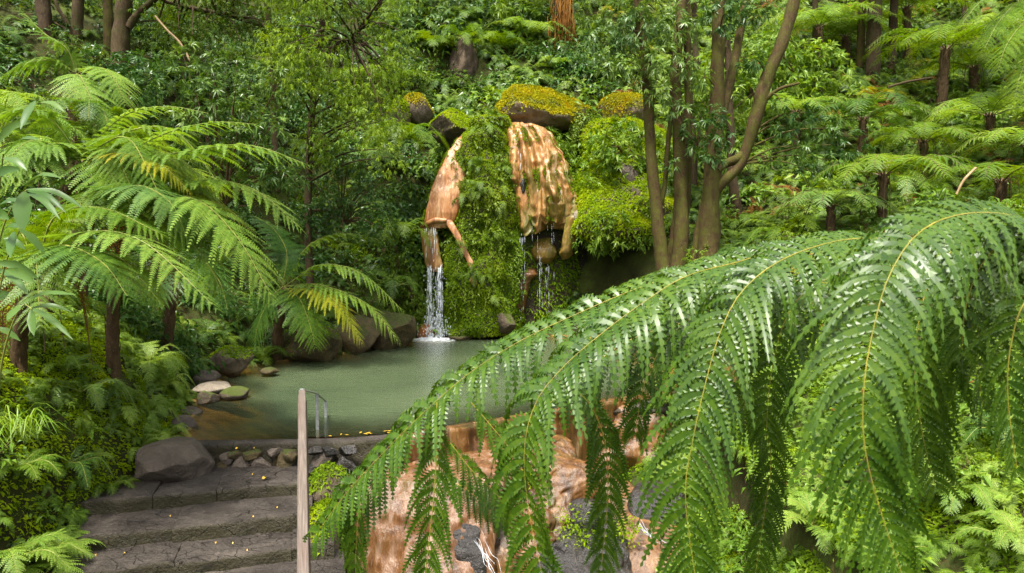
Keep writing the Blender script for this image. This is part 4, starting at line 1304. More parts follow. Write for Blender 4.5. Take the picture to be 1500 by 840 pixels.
def tree_fern(label, trunk, rpx, fronds, seed=0, mat='fern_mid', W=.5, group=None, radial=None, mats=None, wl=None, skirt=0, fill=0, dead=0):
    """trunk: [(px, py, Y)...] bottom to top; fronds: control lists in (px, py, Y); radial = (count, length, mat)."""
    r = np.random.default_rng(seed)
    pts = np.array(rooted([at(*p) for p in trunk]))
    t = thing('tree_fern', label, 'tree fern', pts[0], group)
    mb = MB()
    C = curve(pts, 24)
    rr = rpx * trunk[0][2] / 1000 / 2
    tube(mb, C, np.linspace(rr * 1.25, rr * .9, 24), 12, 0, .45, seed, 9)
    # old stalk stubs on the trunk
    n = 90
    i = r.integers(2, 24, n)
    for k_ in i:
        th = r.uniform(0, 6.28)
        d = np.array([math.cos(th), math.sin(th), 0])
        tube(mb, np.array([C[k_] + d * rr * .8, C[k_] + d * rr * 1.2 + Z * .05, C[k_] + d * rr * 1.35 + Z * .13]), [.018, .014, .004], 3, 0, caps=False)
    mb.build('trunk', M['fibre'], t)
    top = C[-1]
    for k_ in range(fill):
        az = r.uniform(-2.3, .9)
        l = r.uniform(1.3, 2.2)
        h = np.array([math.cos(az), math.sin(az) * .8, 0])
        e_ = r.uniform(.1, .55)
        c = [top, top + l * (h * .3 + Z * e_ * .45), top + l * (h * .68 + Z * e_ * .5), top + l * (h * 1.02 + Z * (e_ * .25 - .30))]
        mb = MB()
        frond(mb, c, .50, 27, 20, .35, 14, .135, seed=seed * 100 + 60 + k_, rad=.014, lift=.05)
        mb.build('frond', [M[mat if k_ % 3 else 'fern_mid'], M['stem_green']], t, smooth=False)
    for k_ in range(dead):
        az = r.uniform(-2.6, .6)
        h = np.array([math.cos(az), math.sin(az) * .8, 0])
        l = r.uniform(.9, 1.5)
        mb = MB()
        frond(mb, [top, top + h * .3 * l + Z * .08, top + h * .5 * l - Z * .35 * l, top + h * .55 * l - Z * .9 * l], .22, 20, 7, .6, 25, .22, seed=seed * 100 + 80 + k_, rad=.012)
        mb.build('dead_frond', [M['fern_brown'], M['stem_brown']], t, smooth=False)
    for k_, f in enumerate(fronds):
        mb = MB()
        m_ = (mats or {}).get(k_, mat)
        w = (wl or {}).get(k_, W) * 1.2
        frond(mb, [at(*p) for p in f], w * 1.1, 27, 20, .35, 14, .135, seed=seed * 100 + k_, rad=.014, lift=.05)
        mb.build('frond', [M[m_], M['stem_green']], t, smooth=False)
    if radial:
        n, L, m_ = radial
        for k_ in range(n):
            az = 2 * np.pi * (k_ + r.uniform(-.25, .25)) / n
            el = math.radians(r.uniform(15, 48))
            l = L * r.uniform(.85, 1.1)
            h = np.array([math.cos(az), math.sin(az), 0])
            c = [top, top + l * .3 * (h * math.cos(el) + Z * math.sin(el)), top + l * .68 * (h + Z * math.sin(el) * .55), top + l * (h * 1.0 + Z * (math.sin(el) * .35 - .22))]
            mb = MB()
            frond(mb, c, L * .23, 24, 13, .32, 15, .15, seed=seed * 100 + 40 + k_, rad=.014)
            mb.build('frond', [M[m_], M['stem_brown']], t, smooth=False)
    for k_ in range(skirt):
        th = r.uniform(0, 6.28)
        d = np.array([math.cos(th), math.sin(th), 0]) * r.uniform(.15, .5)
        mb = MB()
        tube(mb, curve([top, top + d + Z * .1, top + d * 1.5 - Z * r.uniform(.5, 1.3)], 8), np.linspace(.014, .005, 8), 4, 0)
        mb.build('dead_stalk', M['stem_brown'], t)
    return t


GT, GR = 'tree ferns left of the pool', 'tree ferns on the hillside'
tree_fern('bright tree fern whose outstretched fronds reach furthest over the bank', [(66, 470, 9.8), (80, 340, 9.8), (120, 240, 9.6)], 16, [
    [(140, 252, 9.4), (232, 200, 9.2), (310, 180, 9.1), (385, 183, 9.0)], [(120, 225, 9.8), (185, 168, 9.8), (250, 157, 9.8), (312, 168, 9.7)],
    [(170, 240, 9.3), (275, 222, 9.1), (365, 213, 9.0), (455, 243, 8.9)], [(130, 235, 9.2), (190, 225, 9.0), (240, 245, 8.9), (280, 285, 8.9)],
    [(120, 235, 9.5), (80, 180, 9.3), (35, 160, 9.0), (-20, 175, 8.8)], [(115, 235, 9.4), (70, 225, 9.0), (20, 250, 8.6), (-40, 300, 8.4)],
    [(120, 230, 9.4), (95, 212, 9.0), (60, 215, 8.7), (22, 245, 8.5)], [(120, 230, 9.4), (150, 240, 9.0), (185, 290, 8.7), (210, 340, 8.6)], [(122, 228, 9.8), (160, 198, 10), (205, 192, 10.2), (245, 215, 10.5)]],
    1, 'fern_bright', .42, GT, mats={3: 'fern_yellow', 7: 'fern_mid'}, wl={0: .30, 1: .24, 2: .46, 3: .30}, fill=8, dead=3, skirt=5)
tree_fern('tree fern with broad fronds sweeping low toward the pool', [(165, 480, 9.9), (172, 400, 9.8), (192, 315, 9.5)], 15, [
    [(215, 290, 9.5), (305, 264, 9.4), (380, 283, 9.3), (443, 338, 9.2)], [(200, 305, 9.2), (280, 290, 8.9), (345, 345, 8.7), (402, 442, 8.6)],
    [(150, 300, 8.9), (200, 272, 8.6), (250, 298, 8.4), (276, 356, 8.4)], [(225, 300, 9.6), (290, 285, 9.6), (340, 312, 9.6), (376, 350, 9.6)],
    [(195, 315, 9.3), (150, 290, 9.1), (100, 300, 8.9), (60, 350, 8.8)], [(195, 310, 9.6), (230, 250, 10), (280, 250, 10.4), (330, 285, 10.8)], [(190, 315, 9.2), (250, 330, 8.9), (300, 380, 8.8), (325, 430, 8.8)]],
    2, 'fern_bright', .50, GT, mats={2: 'fern_blue', 3: 'fern_yellow', 4: 'fern_mid', 6: 'fern_mid'}, wl={0: .46, 1: .52, 3: .25}, fill=6, dead=4, skirt=5)
tree_fern('tree fern with one long brown tipped frond hanging over the slim trunk', [(28, 520, 8.4), (35, 460, 8.3), (52, 395, 8.1)], 17, [
    [(50, 402, 8.0), (108, 345, 7.8), (205, 352, 7.6), (320, 455, 7.4)], [(55, 395, 8.1), (80, 318, 8.0), (150, 305, 7.9), (240, 345, 7.8)],
    [(52, 398, 7.9), (90, 360, 7.6), (150, 385, 7.3), (190, 440, 7.2)], [(50, 395, 8.2), (30, 340, 8.3), (-10, 320, 8.4), (-60, 340, 8.5)]],
    3, 'fern_mid', .46, GT, mats={0: 'fern_bright', 2: 'fern_dark'}, wl={0: .42}, skirt=4, fill=4, dead=3)
mb = MB()
tree_fern('slim leaning tree fern trunk standing alone in the shade behind the bank', [(246, 505, 13.2), (250, 450, 13.1), (253, 402, 13.0)], 13, [
    [(253, 402, 13), (215, 375, 12.8), (180, 385, 12.6), (140, 430, 12.5)], [(253, 402, 13), (290, 380, 12.6), (320, 410, 12.3), (335, 460, 12.2)], [(253, 402, 13), (270, 370, 13.4), (310, 365, 13.8), (350, 390, 14)],
    [(253, 402, 13), (230, 370, 13.5), (190, 360, 14), (160, 375, 14.4)], [(253, 402, 12.9), (250, 395, 12.3), (235, 420, 11.9), (225, 460, 11.8)]], 4, 'fern_dark', .40, GT)
tree_fern('small tree fern at the water edge with a yellow tipped frond drooping over the pool', [(406, 532, 16.4), (408, 480, 16.3), (416, 422, 16.2)], 13, [
    [(416, 420, 16), (470, 388, 15.9), (530, 402, 15.8), (593, 458, 15.7)], [(416, 420, 16), (470, 418, 15.7), (540, 448, 15.6), (587, 505, 15.5)], [(416, 424, 15.9), (460, 424, 15.5), (500, 452, 15.3), (531, 504, 15.2)],
    [(416, 418, 16.2), (380, 375, 16), (340, 368, 15.8), (300, 395, 15.7)], [(416, 418, 16.3), (450, 362, 16.5), (500, 342, 16.7), (560, 352, 16.9)], [(414, 418, 16.2), (420, 370, 16.4), (400, 335, 16.6), (370, 315, 16.8)],
    [(414, 420, 15.9), (398, 435, 15.5), (380, 470, 15.3), (372, 505, 15.2)], [(416, 420, 15.9), (440, 440, 15.3), (455, 480, 15.0), (462, 510, 14.9)]], 5, 'fern_bright', .48, GT, mats={2: 'fern_yellow', 3: 'fern_mid', 4: 'fern_mid', 5: 'fern_dark', 6: 'fern_dark', 7: 'fern_mid'})
tree_fern('tree fern with a curling bright frond standing up near the far trunks', [(108, 190, 12), (110, 150, 12), (112, 108, 12)], 14, [
    [(112, 110, 12), (98, 72, 11.9), (66, 50, 11.8), (32, 16, 11.7)], [(112, 108, 12), (80, 90, 11.8), (40, 92, 11.6), (0, 115, 11.4)], [(112, 108, 12), (150, 100, 11.8), (170, 120, 11.6), (185, 155, 11.5)], [(112, 108, 11.9), (120, 115, 11.4), (135, 150, 11.1), (150, 190, 11)]], 6, 'fern_bright', .36, GT)
tree_fern('flat topped umbrella tree fern with dark stalks high on the hillside', [(1378, 185, 23), (1380, 130, 23), (1386, 74, 23)], 13, [], 7, 'fern_blue', .5, GR, (12, 2.5, 'fern_mid'), skirt=3)
tree_fern('tree fern with a hanging skirt of pale roots near the top corner', [(1460, 130, 26), (1460, 90, 26), (1464, 48, 26)], 12, [], 8, 'fern_mid', .5, GR, (12, 2.4, 'fern_bright'), skirt=12)
tree_fern('low tree fern with bright level fronds below the umbrella tree fern', [(1452, 245, 19.5), (1452, 205, 19.5), (1450, 172, 19.5)], 10, [], 9, 'fern_bright', .5, GR, (11, 2.0, 'fern_bright'), skirt=5)
tree_fern('shaded tree fern with wide dusky fronds just above the arching frond', [(1290, 345, 15.5), (1292, 300, 15.5), (1295, 258, 15.5)], 12, [], 10, 'fern_dark', .5, GR, (12, 1.9, 'fern_mid'), skirt=4)
tree_fern('stout tree fern half hidden at the edge behind the arching frond crest', [(1462, 335, 15), (1465, 300, 15), (1466, 268, 15)], 12, [], 11, 'fern_mid', .5, GR, (11, 1.7, 'fern_mid'), skirt=4)
tree_fern('tall tree fern among the brown trunks at the top of the hillside', [(1205, 150, 25.5), (1203, 90, 25.5), (1200, 40, 25.5)], 9, [], 12, 'fern_mid', .5, GR, (11, 2.4, 'fern_bright'))
tree_fern('tree fern behind the thick brown trunk high on the hillside', [(1330, 120, 27), (1330, 60, 27), (1328, 12, 27)], 10, [], 13, 'fern_mid', .5, GR, (11, 2.5, 'fern_mid'))
tree_fern('olive tree fern cut off by the top corner of the view', [(1530, 180, 18), (1532, 90, 18), (1535, 20, 18)], 14, [
    [(1535, 25, 18), (1500, 0, 17.8), (1465, 30, 17.6), (1440, 75, 17.4)], [(1535, 25, 17.9), (1505, 30, 17.4), (1475, 65, 17.1), (1460, 110, 17)], [(1535, 25, 18), (1490, -20, 17.8), (1440, 0, 17.6), (1405, 40, 17.5)], [(1535, 25, 17.8), (1515, 60, 17.2), (1495, 110, 17), (1485, 150, 16.9)]], 14, 'fern_mid', .5, GR)


for i_, (lb, x, y, Y, hh, L_, m_, sk_) in enumerate([
    ('young tree fern with upright fronds just right of the leaning limb', 1165, 205, 21.5, 40, 1.8, 'fern_bright', 0),
    ('wide dark tree fern under the thick brown trunk', 1262, 222, 20.5, 45, 2.0, 'fern_dark', 4),
    ('tree fern with olive fronds between umbrella and pale rooted tree ferns', 1425, 150, 24.0, 50, 2.2, 'fern_mid', 6),
    ('bright tree fern at the frame edge level with the leaning dead stalk', 1505, 262, 17.0, 45, 1.8, 'fern_bright', 3),
    ('distant tree fern showing between the forked mossy limbs', 1100, 175, 24.5, 45, 2.2, 'fern_bright', 0),
    ('tree fern with brown dead fronds in the middle of the hillside', 1352, 250, 18.5, 40, 1.7, 'fern_mid', 9),
    ('short blue green tree fern peeping over the arching frond', 1215, 345, 15.6, 40, 1.5, 'fern_blue', 2),
    ('high tree fern close to the mossy greenish trunk', 1238, 110, 27.0, 55, 2.4, 'fern_mid', 4)]):
    tree_fern(lb, [(x, y, Y), (x + 2, y - hh * .5, Y), (x + 1, y - hh, Y)], 10, [], 30 + i_, m_, .5, GR, (12, L_, m_), skirt=sk_)
for lb, x, y, Y, mt_, sd_ in [('tree fern spreading wide behind the dark capped boulder', 560, 170, 24.5, 'fern_mid', 51), ('tree fern on the steep slope right of the bare cliff rock', 770, 105, 27.0, 'fern_bright', 52), ('dusky tree fern high on the slope left of the bare cliff rock', 600, 100, 27.5, 'fern_blue', 53)]:
    tree_fern(lb, [(x, y, Y), (x, y - 25, Y), (x, y - 48, Y)], 10, [], sd_, mt_, .5, 'tree ferns on the steep slope', (12, 2.1, mt_), skirt=4)

# ------------------------------------------------------------------ trees
def pxtube(mb, spec, n=26, sides=10, mi=0, rough=.22, seed=0, flare=0.0, root=False):
    pts = [at(p[0], p[1], p[2]) for p in spec]
    if root:
        k0 = len(pts)
        pts = rooted(pts)
        spec = [spec[0]] * (len(pts) - k0) + list(spec)
    C = curve(pts, n)
    u = np.linspace(0, 1, len(spec))
    w = np.interp(np.linspace(0, 1, n), u, [p[3] * p[2] / 2000 * .92 for p in spec])
    w = w * (1 + flare * np.exp(-np.arange(n) * .55))
    C = C + .03 * np.column_stack([fbm(C * 1.7, 2, seed), fbm(C * 1.7 + 9, 2, seed), np.zeros(n)])
    tube(mb, C, w, sides, mi, rough, seed, 4)
    return C


def tree(name, label, stems, clusters, barkm, leafm, Y, R, ntw, nl, L, W, seed=0, group=None, hang=.0, droop=.3, squash=.75, flare=.2, twig=True, mats=None):
    r = np.random.default_rng(seed)
    t = thing(name, label, 'tree', at(*stems[0][0][:3]), group)
    allc = []
    for i, s in enumerate(stems):
        mb = MB()
        C = pxtube(mb, s, 30, 12, 0, .25, seed * 7 + i, flare if s[0][1] > 200 or i == 0 else 0, i == 0 or s[0][1] > 390)
        allc.append(C)
        mb.build('trunk' if s[0][3] >= 10 else 'branch', M[barkm], t)
    A = np.vstack(allc)
    if clusters:
        mb = MB()
        for (px, py, dY, k_) in clusters:
            c = at(px, py, Y + dY)
            if twig:
                dd = np.linalg.norm(A - c, axis=1) + np.abs(A[:, 2] - c[2] + .4) * .6
                q = A[dd.argmin()]
                tw = MB(); tube(tw, curve([q, q * .45 + c * .55 + Z * .15, c], 10), np.linspace(.028, .008, 10), 5, 0, .2, seed); tw.build('twig', M[barkm], t)
            whorls(mb, c, R * k_, int(ntw * k_ ** 2), nl, L, W, squash, r.integers(0, 2), droop, hang, r)
        mb.build('crown', [M[leafm], M[(mats or leafm)]], t, smooth=False)
    return t


tree('multi_stem_tree', 'slender tree of several mossy stems rising from one base beside the mossy ledge', [
    [(972, 412, 17, 26), (966, 350, 17, 20), (958, 280, 17, 18), (952, 190, 17, 17), (946, 100, 17, 16), (938, 40, 17, 14), (930, -60, 17, 12)],
    [(990, 408, 17, 26), (996, 370, 17, 22), (998, 300, 17, 20), (995, 200, 17, 18), (989, 125, 17, 16), (994, 60, 17, 15), (1003, -60, 17, 13)],
    [(992, 400, 17.4, 16), (1002, 320, 17.4, 15), (1006, 250, 17.4, 13), (1008, 120, 17.4, 12), (1005, -50, 17.4, 11)],
    [(968, 300, 17.1, 9), (974, 270, 17.1, 8), (979, 210, 17.1, 8), (984, 160, 17.1, 7)],
    [(978, 400, 17.2, 12), (986, 340, 17.1, 10), (993, 285, 17.05, 8)]],
    [(880, 62, -.3, .9), (905, 92, -.5, .8), (930, 45, -.4, 1), (962, 80, -.6, .8), (895, 35, 0, .7), (990, 35, -.5, .9), (930, 5, 0, 1), (970, 135, -.5, .55), (1003, 165, -.4, .6), (1015, 205, -.3, .55), (985, 240, -.4, .3), (960, 15, .4, 1), (1000, 95, -.5, .5), (868, 20, .5, .6), (940, 120, -.3, .45)],
    'bark_moss', 'laurel', 17, .68, 64, 9, .19, .048, 3, 'slim mossy trees above the ledge', .25, .3, mats='glossy')
tree('multi_stem_tree', 'forking mossy tree with one limb leaning outward over the ferny slope', [
    [(1036, 400, 16.6, 32), (1038, 350, 16.6, 27), (1041, 290, 16.6, 25), (1045, 220, 16.6, 22), (1050, 150, 16.6, 21), (1053, 50, 16.6, 18), (1055, -60, 16.6, 16)],
    [(1018, 400, 16.9, 18), (1024, 340, 16.8, 15), (1033, 295, 16.7, 13), (1041, 260, 16.6, 11)],
    [(1044, 285, 16.6, 15), (1058, 268, 16.55, 15), (1088, 235, 16.5, 20), (1106, 172, 16.4, 21), (1124, 112, 16.4, 19), (1146, 62, 16.4, 18), (1175, -40, 16.4, 16)],
    [(1050, 250, 16.5, 12), (1064, 240, 16.6, 13), (1082, 232, 16.5, 14), (1094, 220, 16.5, 12)],
    [(1047, 205, 16.6, 11), (1058, 165, 16.8, 14), (1071, 115, 16.9, 13), (1084, 50, 17, 12), (1098, -50, 17, 10)],
    [(1112, 155, 16.4, 8), (1140, 132, 16.2, 6), (1172, 122, 16, 4)]],
    [(1048, 172, -.5, .55), (1040, 232, -.4, .5), (1056, 200, -.6, .5), (1100, 88, -.2, .5), (1062, 20, -.5, .9), (1180, 165, -.5, .6), (1210, 188, -.6, .7), (1248, 212, -.6, .75), (1175, 215, -.6, .6), (1216, 235, -.7, .6), (1144, 150, -.4, .4), (1110, 12, 0, .8), (1028, 115, -.3, .5), (1150, 185, -.4, .45), (1186, 250, -.6, .4), (1132, 235, -.3, .4), (1036, 8, .2, .8)],
    'bark_moss', 'laurel', 16.5, .66, 60, 9, .17, .05, 4, 'slim mossy trees above the ledge', .25, .3, mats='glossy')
tree('slender_tree', 'thin dark trunk standing in the ferns behind the forking tree', [[(1082, 335, 19, 15), (1077, 290, 19, 14), (1072, 250, 19, 13), (1070, 190, 19, 11), (1066, 60, 19, 10)]], [(1075, 60, 0, .8), (1060, 110, .3, .6), (1090, 100, .2, .6)], 'bark_dark', 'herb', 19, .6, 40, 8, .14, .05, 5, None)
tree('forest_tree', 'thickest lichen spotted trunk with a side branch on the shaded upper slope', [[(174, 150, 18, 30), (175, 100, 18, 28), (177, 50, 18, 25), (182, 0, 18, 22), (186, -80, 18, 20)], [(188, 40, 18, 12), (205, 18, 18, 10), (235, -10, 18, 9), (260, -50, 18, 8)]],
     [(240, 25, 0, .8), (265, 45, .3, .7), (220, -10, 0, 1), (285, 10, .3, .9)], 'bark_brown', 'willow', 18, .75, 46, 8, .13, .035, 6, 'trunks on the shaded upper slope', .3)
tree('forest_tree', 'thin mossy trunk close beside the thickest upper trunk', [[(160, 140, 18.6, 16), (159, 60, 18.6, 15), (156, -60, 18.6, 13)]], [], 'bark_moss', 'olive', 18, .7, 40, 8, .12, .03, 7, 'trunks on the shaded upper slope')
tree('forest_tree', 'brown trunk with a bare branch reaching up between its upper neighbours', [[(110, 130, 18.3, 20), (112, 60, 18.3, 18), (115, 0, 18.3, 16), (118, -60, 18.3, 14)], [(108, 60, 18.2, 7), (98, 35, 18.1, 6), (84, 10, 18, 5), (74, -20, 18, 5)]], [(60, 12, .3, .8), (20, 20, 0, .9), (95, -10, .3, .9)], 'bark_brown', 'olive', 18, .8, 46, 8, .13, .035, 8, 'trunks on the shaded upper slope')
tree('forest_tree', 'dark leaning trunk at the outermost end of the upper slope', [[(82, 140, 18, 22), (72, 70, 18, 22), (64, 20, 18, 20), (55, -60, 18, 18)]], [(10, 50, 0, .8), (30, 70, 0, .6)], 'bark_dark', 'bush', 18, .7, 40, 8, .12, .035, 9, 'trunks on the shaded upper slope')
# light canopy overhanging from the left
cl = []
r_ = np.random.default_rng(77)
for i in range(96):
    px = r_.uniform(395, 600); py = r_.uniform(-30, 235)
    if py > 40 + (px - 395) * 1.0 + 60 and px < 450:
        continue
    if px > 575 and py > 130:
        continue
    if px < 470 and py > 215:
        continue
    cl.append((px, py, r_.normal() * .7, r_.uniform(.6, 1.0)))
for i in range(46):
    cl.append((r_.uniform(300, 640), r_.uniform(-330, -40), r_.normal() * 1.2, r_.uniform(.9, 1.3)))
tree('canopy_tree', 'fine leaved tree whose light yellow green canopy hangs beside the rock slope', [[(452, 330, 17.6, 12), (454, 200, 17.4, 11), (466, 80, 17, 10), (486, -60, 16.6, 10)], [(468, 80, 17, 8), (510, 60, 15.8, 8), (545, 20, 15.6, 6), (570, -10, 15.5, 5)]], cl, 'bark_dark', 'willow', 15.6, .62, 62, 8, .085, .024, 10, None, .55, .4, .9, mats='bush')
cl = []
for i in range(34):
    px = r_.uniform(225, 420); py = r_.uniform(-30, 60 + max(0, (px - 330)) * .6)
    cl.append((px, py, r_.normal() * .8, r_.uniform(.6, 1.0)))
for i in range(46):
    cl.append((r_.uniform(60, 420), r_.uniform(-300, -40), -1 + r_.normal() * 1.4, r_.uniform(.9, 1.3)))
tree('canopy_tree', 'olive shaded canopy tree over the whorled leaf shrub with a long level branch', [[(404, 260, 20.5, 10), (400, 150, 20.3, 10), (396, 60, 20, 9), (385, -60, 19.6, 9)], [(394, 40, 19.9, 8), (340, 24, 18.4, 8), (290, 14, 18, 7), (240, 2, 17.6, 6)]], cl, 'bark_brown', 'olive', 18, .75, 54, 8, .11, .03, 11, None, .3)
for i, (lb, s, bm_) in enumerate([
    ('thickest dark brown trunk high on the ferny hillside', [(1278, 165, 25.5, 24), (1278, 100, 25.5, 22), (1282, 0, 25.5, 20), (1286, -80, 25.5, 18)], 'bark_dark'),
    ('dark trunk just beside the thickest brown trunk on the hillside', [(1306, 130, 26, 13), (1308, 60, 26, 12), (1312, -60, 26, 11)], 'bark_dark'),
    ('mossy greenish trunk on the hillside beside the thickest brown trunk', [(1258, 125, 26, 12), (1261, 60, 26, 11), (1264, -60, 26, 10)], 'bark_moss'),
    ('slim trunk with peeling pale bark among hillside ferns', [(1192, 100, 26.5, 9), (1194, 40, 26.5, 8), (1192, -60, 26.5, 7)], 'bark_brown'),
    ('thin brown trunk on the skyline of the hillside near the umbrella tree fern', [(1412, 40, 29, 8), (1413, 10, 29, 8), (1414, -60, 29, 7)], 'bark_dark'),
    ('short dead snag standing among the hillside herbs', [(1202, 145, 23.5, 6), (1201, 120, 23.5, 6), (1200, 100, 23.5, 4)], 'bark_brown'),
    ('dead fern trunk hung with brown roots at the top of the rock slope', [(832, 95, 27, 26), (826, 50, 27, 24), (822, 0, 27, 22), (820, -60, 27, 20)], 'fibre'),
    ('dark trunk leaning among leaves above the bare cliff rock', [(735, 60, 28.5, 14), (738, 20, 28.5, 13), (742, -50, 28.5, 12)], 'bark_dark'),
    ('half rotten trunk in the shade behind the slim mossy stems', [(1018, 190, 20.5, 10), (1020, 120, 20.5, 10), (1017, 30, 20.5, 9), (1015, -40, 20.5, 9)], 'bark_dark')]):
    tree('dead_snag' if 'snag' in lb else 'forest_tree', lb, [s], [(s[-1][0] + r_.normal() * 30, s[-1][1] + 20, 0, .9) for _ in range(3)] + [(s[-1][0] + r_.normal() * 70, r_.uniform(-230, -70), r_.normal() * 1.2 - .6, r_.uniform(1.2, 1.7)) for _ in range(8)] if 'snag' not in lb else [], bm_, 'herb' if i % 2 else 'bush', s[0][2], .9, 40, 8, .15, .05, 20 + i, None if i in (5, 6, 7, 8) else 'trunks on the ferny hillside')
# brown roots hanging
hr = thing('hanging_roots', 'curtain of dry brown roots hanging from the dead fern trunk', 'roots', at(826, 90, 26.4))
mb = MB()
for i in range(60):
    x = r_.normal(826, 9); y0 = r_.uniform(-20, 30); y1 = y0 + r_.uniform(30, 80)
    tube(mb, curve([at(x, y0, 26.5), at(x + r_.normal() * 3, (y0 + y1) / 2, 26.2 + r_.normal() * .1), at(x + r_.normal() * 6, y1, 26.2)], 8), np.linspace(.02, .008, 8), 4, 0)
mb.build('root', M['fern_brown'], hr)
# bare fallen twigs
for lb, pts, w in [('bare tan twig hanging across the dark gully by the thick trunk', [(228, 24, 16), (245, 45, 16), (262, 62, 16), (279, 90, 16)], 4), ('dark fallen branch lying among the hillside ferns', [(1300, 128, 22), (1330, 120, 22), (1365, 114, 22)], 3.5), ('leaning tan dead stalk above the arching frond', [(1402, 285, 13.5), (1412, 265, 13.5), (1430, 246, 13.5)], 4)]:
    mb = MB(); C = pxtube(mb, [(*p, w) for p in pts], 12, 6, 0, .3, 3)
    o_ = mb.build('bare_branch', M['twig_tan'] if 'tan' in lb else M['bark_dark'], None, C[0]); tag(o_, lb, 'branch')


# ------------------------------------------------------------------ shrubs
def shrub(name, label, base, cl, leafm, R, ntw, nl, L, W, seed, cat='shrub', group=None, hang=0.1, droop=.3):
    r = np.random.default_rng(seed)
    b = at(*base)
    t = thing(name, label, cat, b, group)
    tw, mb = MB(), MB()
    for (px, py, Y, k_) in cl:
        c = at(px, py, Y)
        tube(tw, curve([b, b * .5 + c * .5 + Z * .2, c], 10), np.linspace(.03, .009, 10), 5, 0, .2, seed)
        whorls(mb, c, R * k_, max(4, int(ntw * k_ ** 2)), nl, L, W, .75, 0, droop, hang, r)
    tw.build('stem', M['stem_brown'], t)
    mb.build('foliage', [M[leafm]], t, smooth=False)


r_ = np.random.default_rng(31)
shrub('evergreen_shrub', 'evergreen shrub with whorls of glossy leaves below the bare tan twig', (330, 300, 15.5), [(270 + 34 * (i % 5) + r_.normal() * 8, 75 + 30 * (i // 5) + (i % 5) * 12 + r_.normal() * 8, 14.6 + r_.normal() * .5, r_.uniform(.7, 1)) for i in range(30)], 'laurel', .5, 24, 9, .19, .046, 31)
shrub('evergreen_shrub', 'smaller glossy shrub between the thickest trunk and bright tree fern', (190, 200, 13.5), [(150 + r_.uniform(0, 65), 75 + r_.uniform(0, 90), 13 + r_.normal() * .3, .9) for i in range(12)], 'herb_dark', .45, 26, 8, .13, .04, 32)
shrub('evergreen_shrub', 'dark leafy shrub below the canopy in the shade behind the fronds', (500, 330, 18), [(440 + r_.uniform(0, 130), 230 + r_.uniform(0, 110), 17.6 + r_.normal() * .4, .9) for i in range(26)], 'herb_dark', .55, 30, 8, .13, .04, 33)
shrub('evergreen_shrub', 'leafy bush spilling down the cliff left of the white falling water', (590, 420, 20.3), [(560 + r_.uniform(0, 55), 330 + r_.uniform(0, 130), 19.9 + r_.normal() * .3, .9) for i in range(18)], 'bush', .5, 34, 8, .10, .04, 34)
shrub('evergreen_shrub', 'broad leaved ginger like bush beneath the slim mossy stems', (915, 235, 21.6), [(880 + r_.uniform(0, 75), 195 + r_.uniform(0, 70), 20.8 + r_.normal() * .3, .8) for i in range(16)], 'herb', .5, 16, 8, .24, .075, 35)
shrub('evergreen_shrub', 'pale leaved bush between the two slim mossy trees', (1020, 230, 19.5), [(1000 + r_.uniform(0, 110), 90 + r_.uniform(0, 140), 19.2 + r_.normal() * .4, .9) for i in range(20)], 'herb', .55, 16, 8, .26, .08, 36)
shrub('evergreen_shrub', 'light herb bush on the upper slope right of the leaning limb', (1175, 130, 24), [(1120 + r_.uniform(0, 120), 60 + r_.uniform(0, 90), 23.5 + r_.normal() * .5, 1) for i in range(18)], 'herb', .7, 20, 8, .30, .09, 37)
shrub('evergreen_shrub', 'dark glossy bush rooted on the upper rock slope left of bare cliff rock', (620, 60, 27), [(580 + r_.uniform(0, 90), -10 + r_.uniform(0, 60), 26.6 + r_.normal() * .4, .9) for i in range(16)], 'glossy', .7, 22, 8, .28, .08, 38)
shrub('evergreen_shrub', 'large leaved bush at the top of the slope above golden boulder', (780, 50, 28), [(720 + r_.uniform(0, 90), -5 + r_.uniform(0, 55), 27.4 + r_.normal() * .4, .9) for i in range(16)], 'herb', .7, 22, 8, .28, .085, 39)
shrub('evergreen_shrub', 'broad leaved green bush near the frame edge behind hanging leaflets', (1430, 640, 7.4), [(1405 + r_.uniform(0, 90), 570 + r_.uniform(0, 70), 7.2 + r_.normal() * .2, .8) for i in range(12)], 'herb', .25, 16, 7, .11, .045, 41)

# the glossy lance leaved plant close to the camera at the left edge
gp = thing('lance_leaved_plant', 'close glossy plant with long toothed lance leaves at the picture edge', 'plant', at(10, 640, 3.4))
LV = [((36, 281), (34, 340), 26, 0), ((34, 272), (90, 261), 12, .1), ((38, 278), (123, 306), 11, .12), ((40, 280), (97, 312), 10, .1), ((38, 284), (88, 322), 11, .1), ((27, 336), (66, 372), 12, .1), ((0, 341), (34, 335), 12, .1),
      ((27, 447), (111, 432), 11, .08), ((46, 452), (104, 457), 9, .12), ((47, 452), (107, 498), 9, .06), ((46, 454), (50, 492), 13, 0), ((-6, 385), (58, 410), 13, .12), ((-6, 396), (42, 432), 12, .1), ((10, 396), (52, 416), 14, .08), ((-8, 440), (14, 428), 14, .05),
      ((5, 230), (60, 205), 12, .12), ((5, 232), (40, 250), 12, .1), ((0, 300), (34, 296), 12, .1), ((20, 340), (16, 378), 16, 0), ((-10, 260), (30, 248), 13, .1), ((-5, 210), (45, 180), 13, .14), ((30, 448), (10, 470), 12, .0), ((5, 350), (38, 366), 11, .1),
      ((60, 150), (95, 165), 9, .1), ((52, 148), (30, 190), 11, .05), ((-10, 480), (30, 500), 10, .1), ((-8, 372), (24, 350), 12, .1), ((-10, 320), (14, 322), 15, .1)]
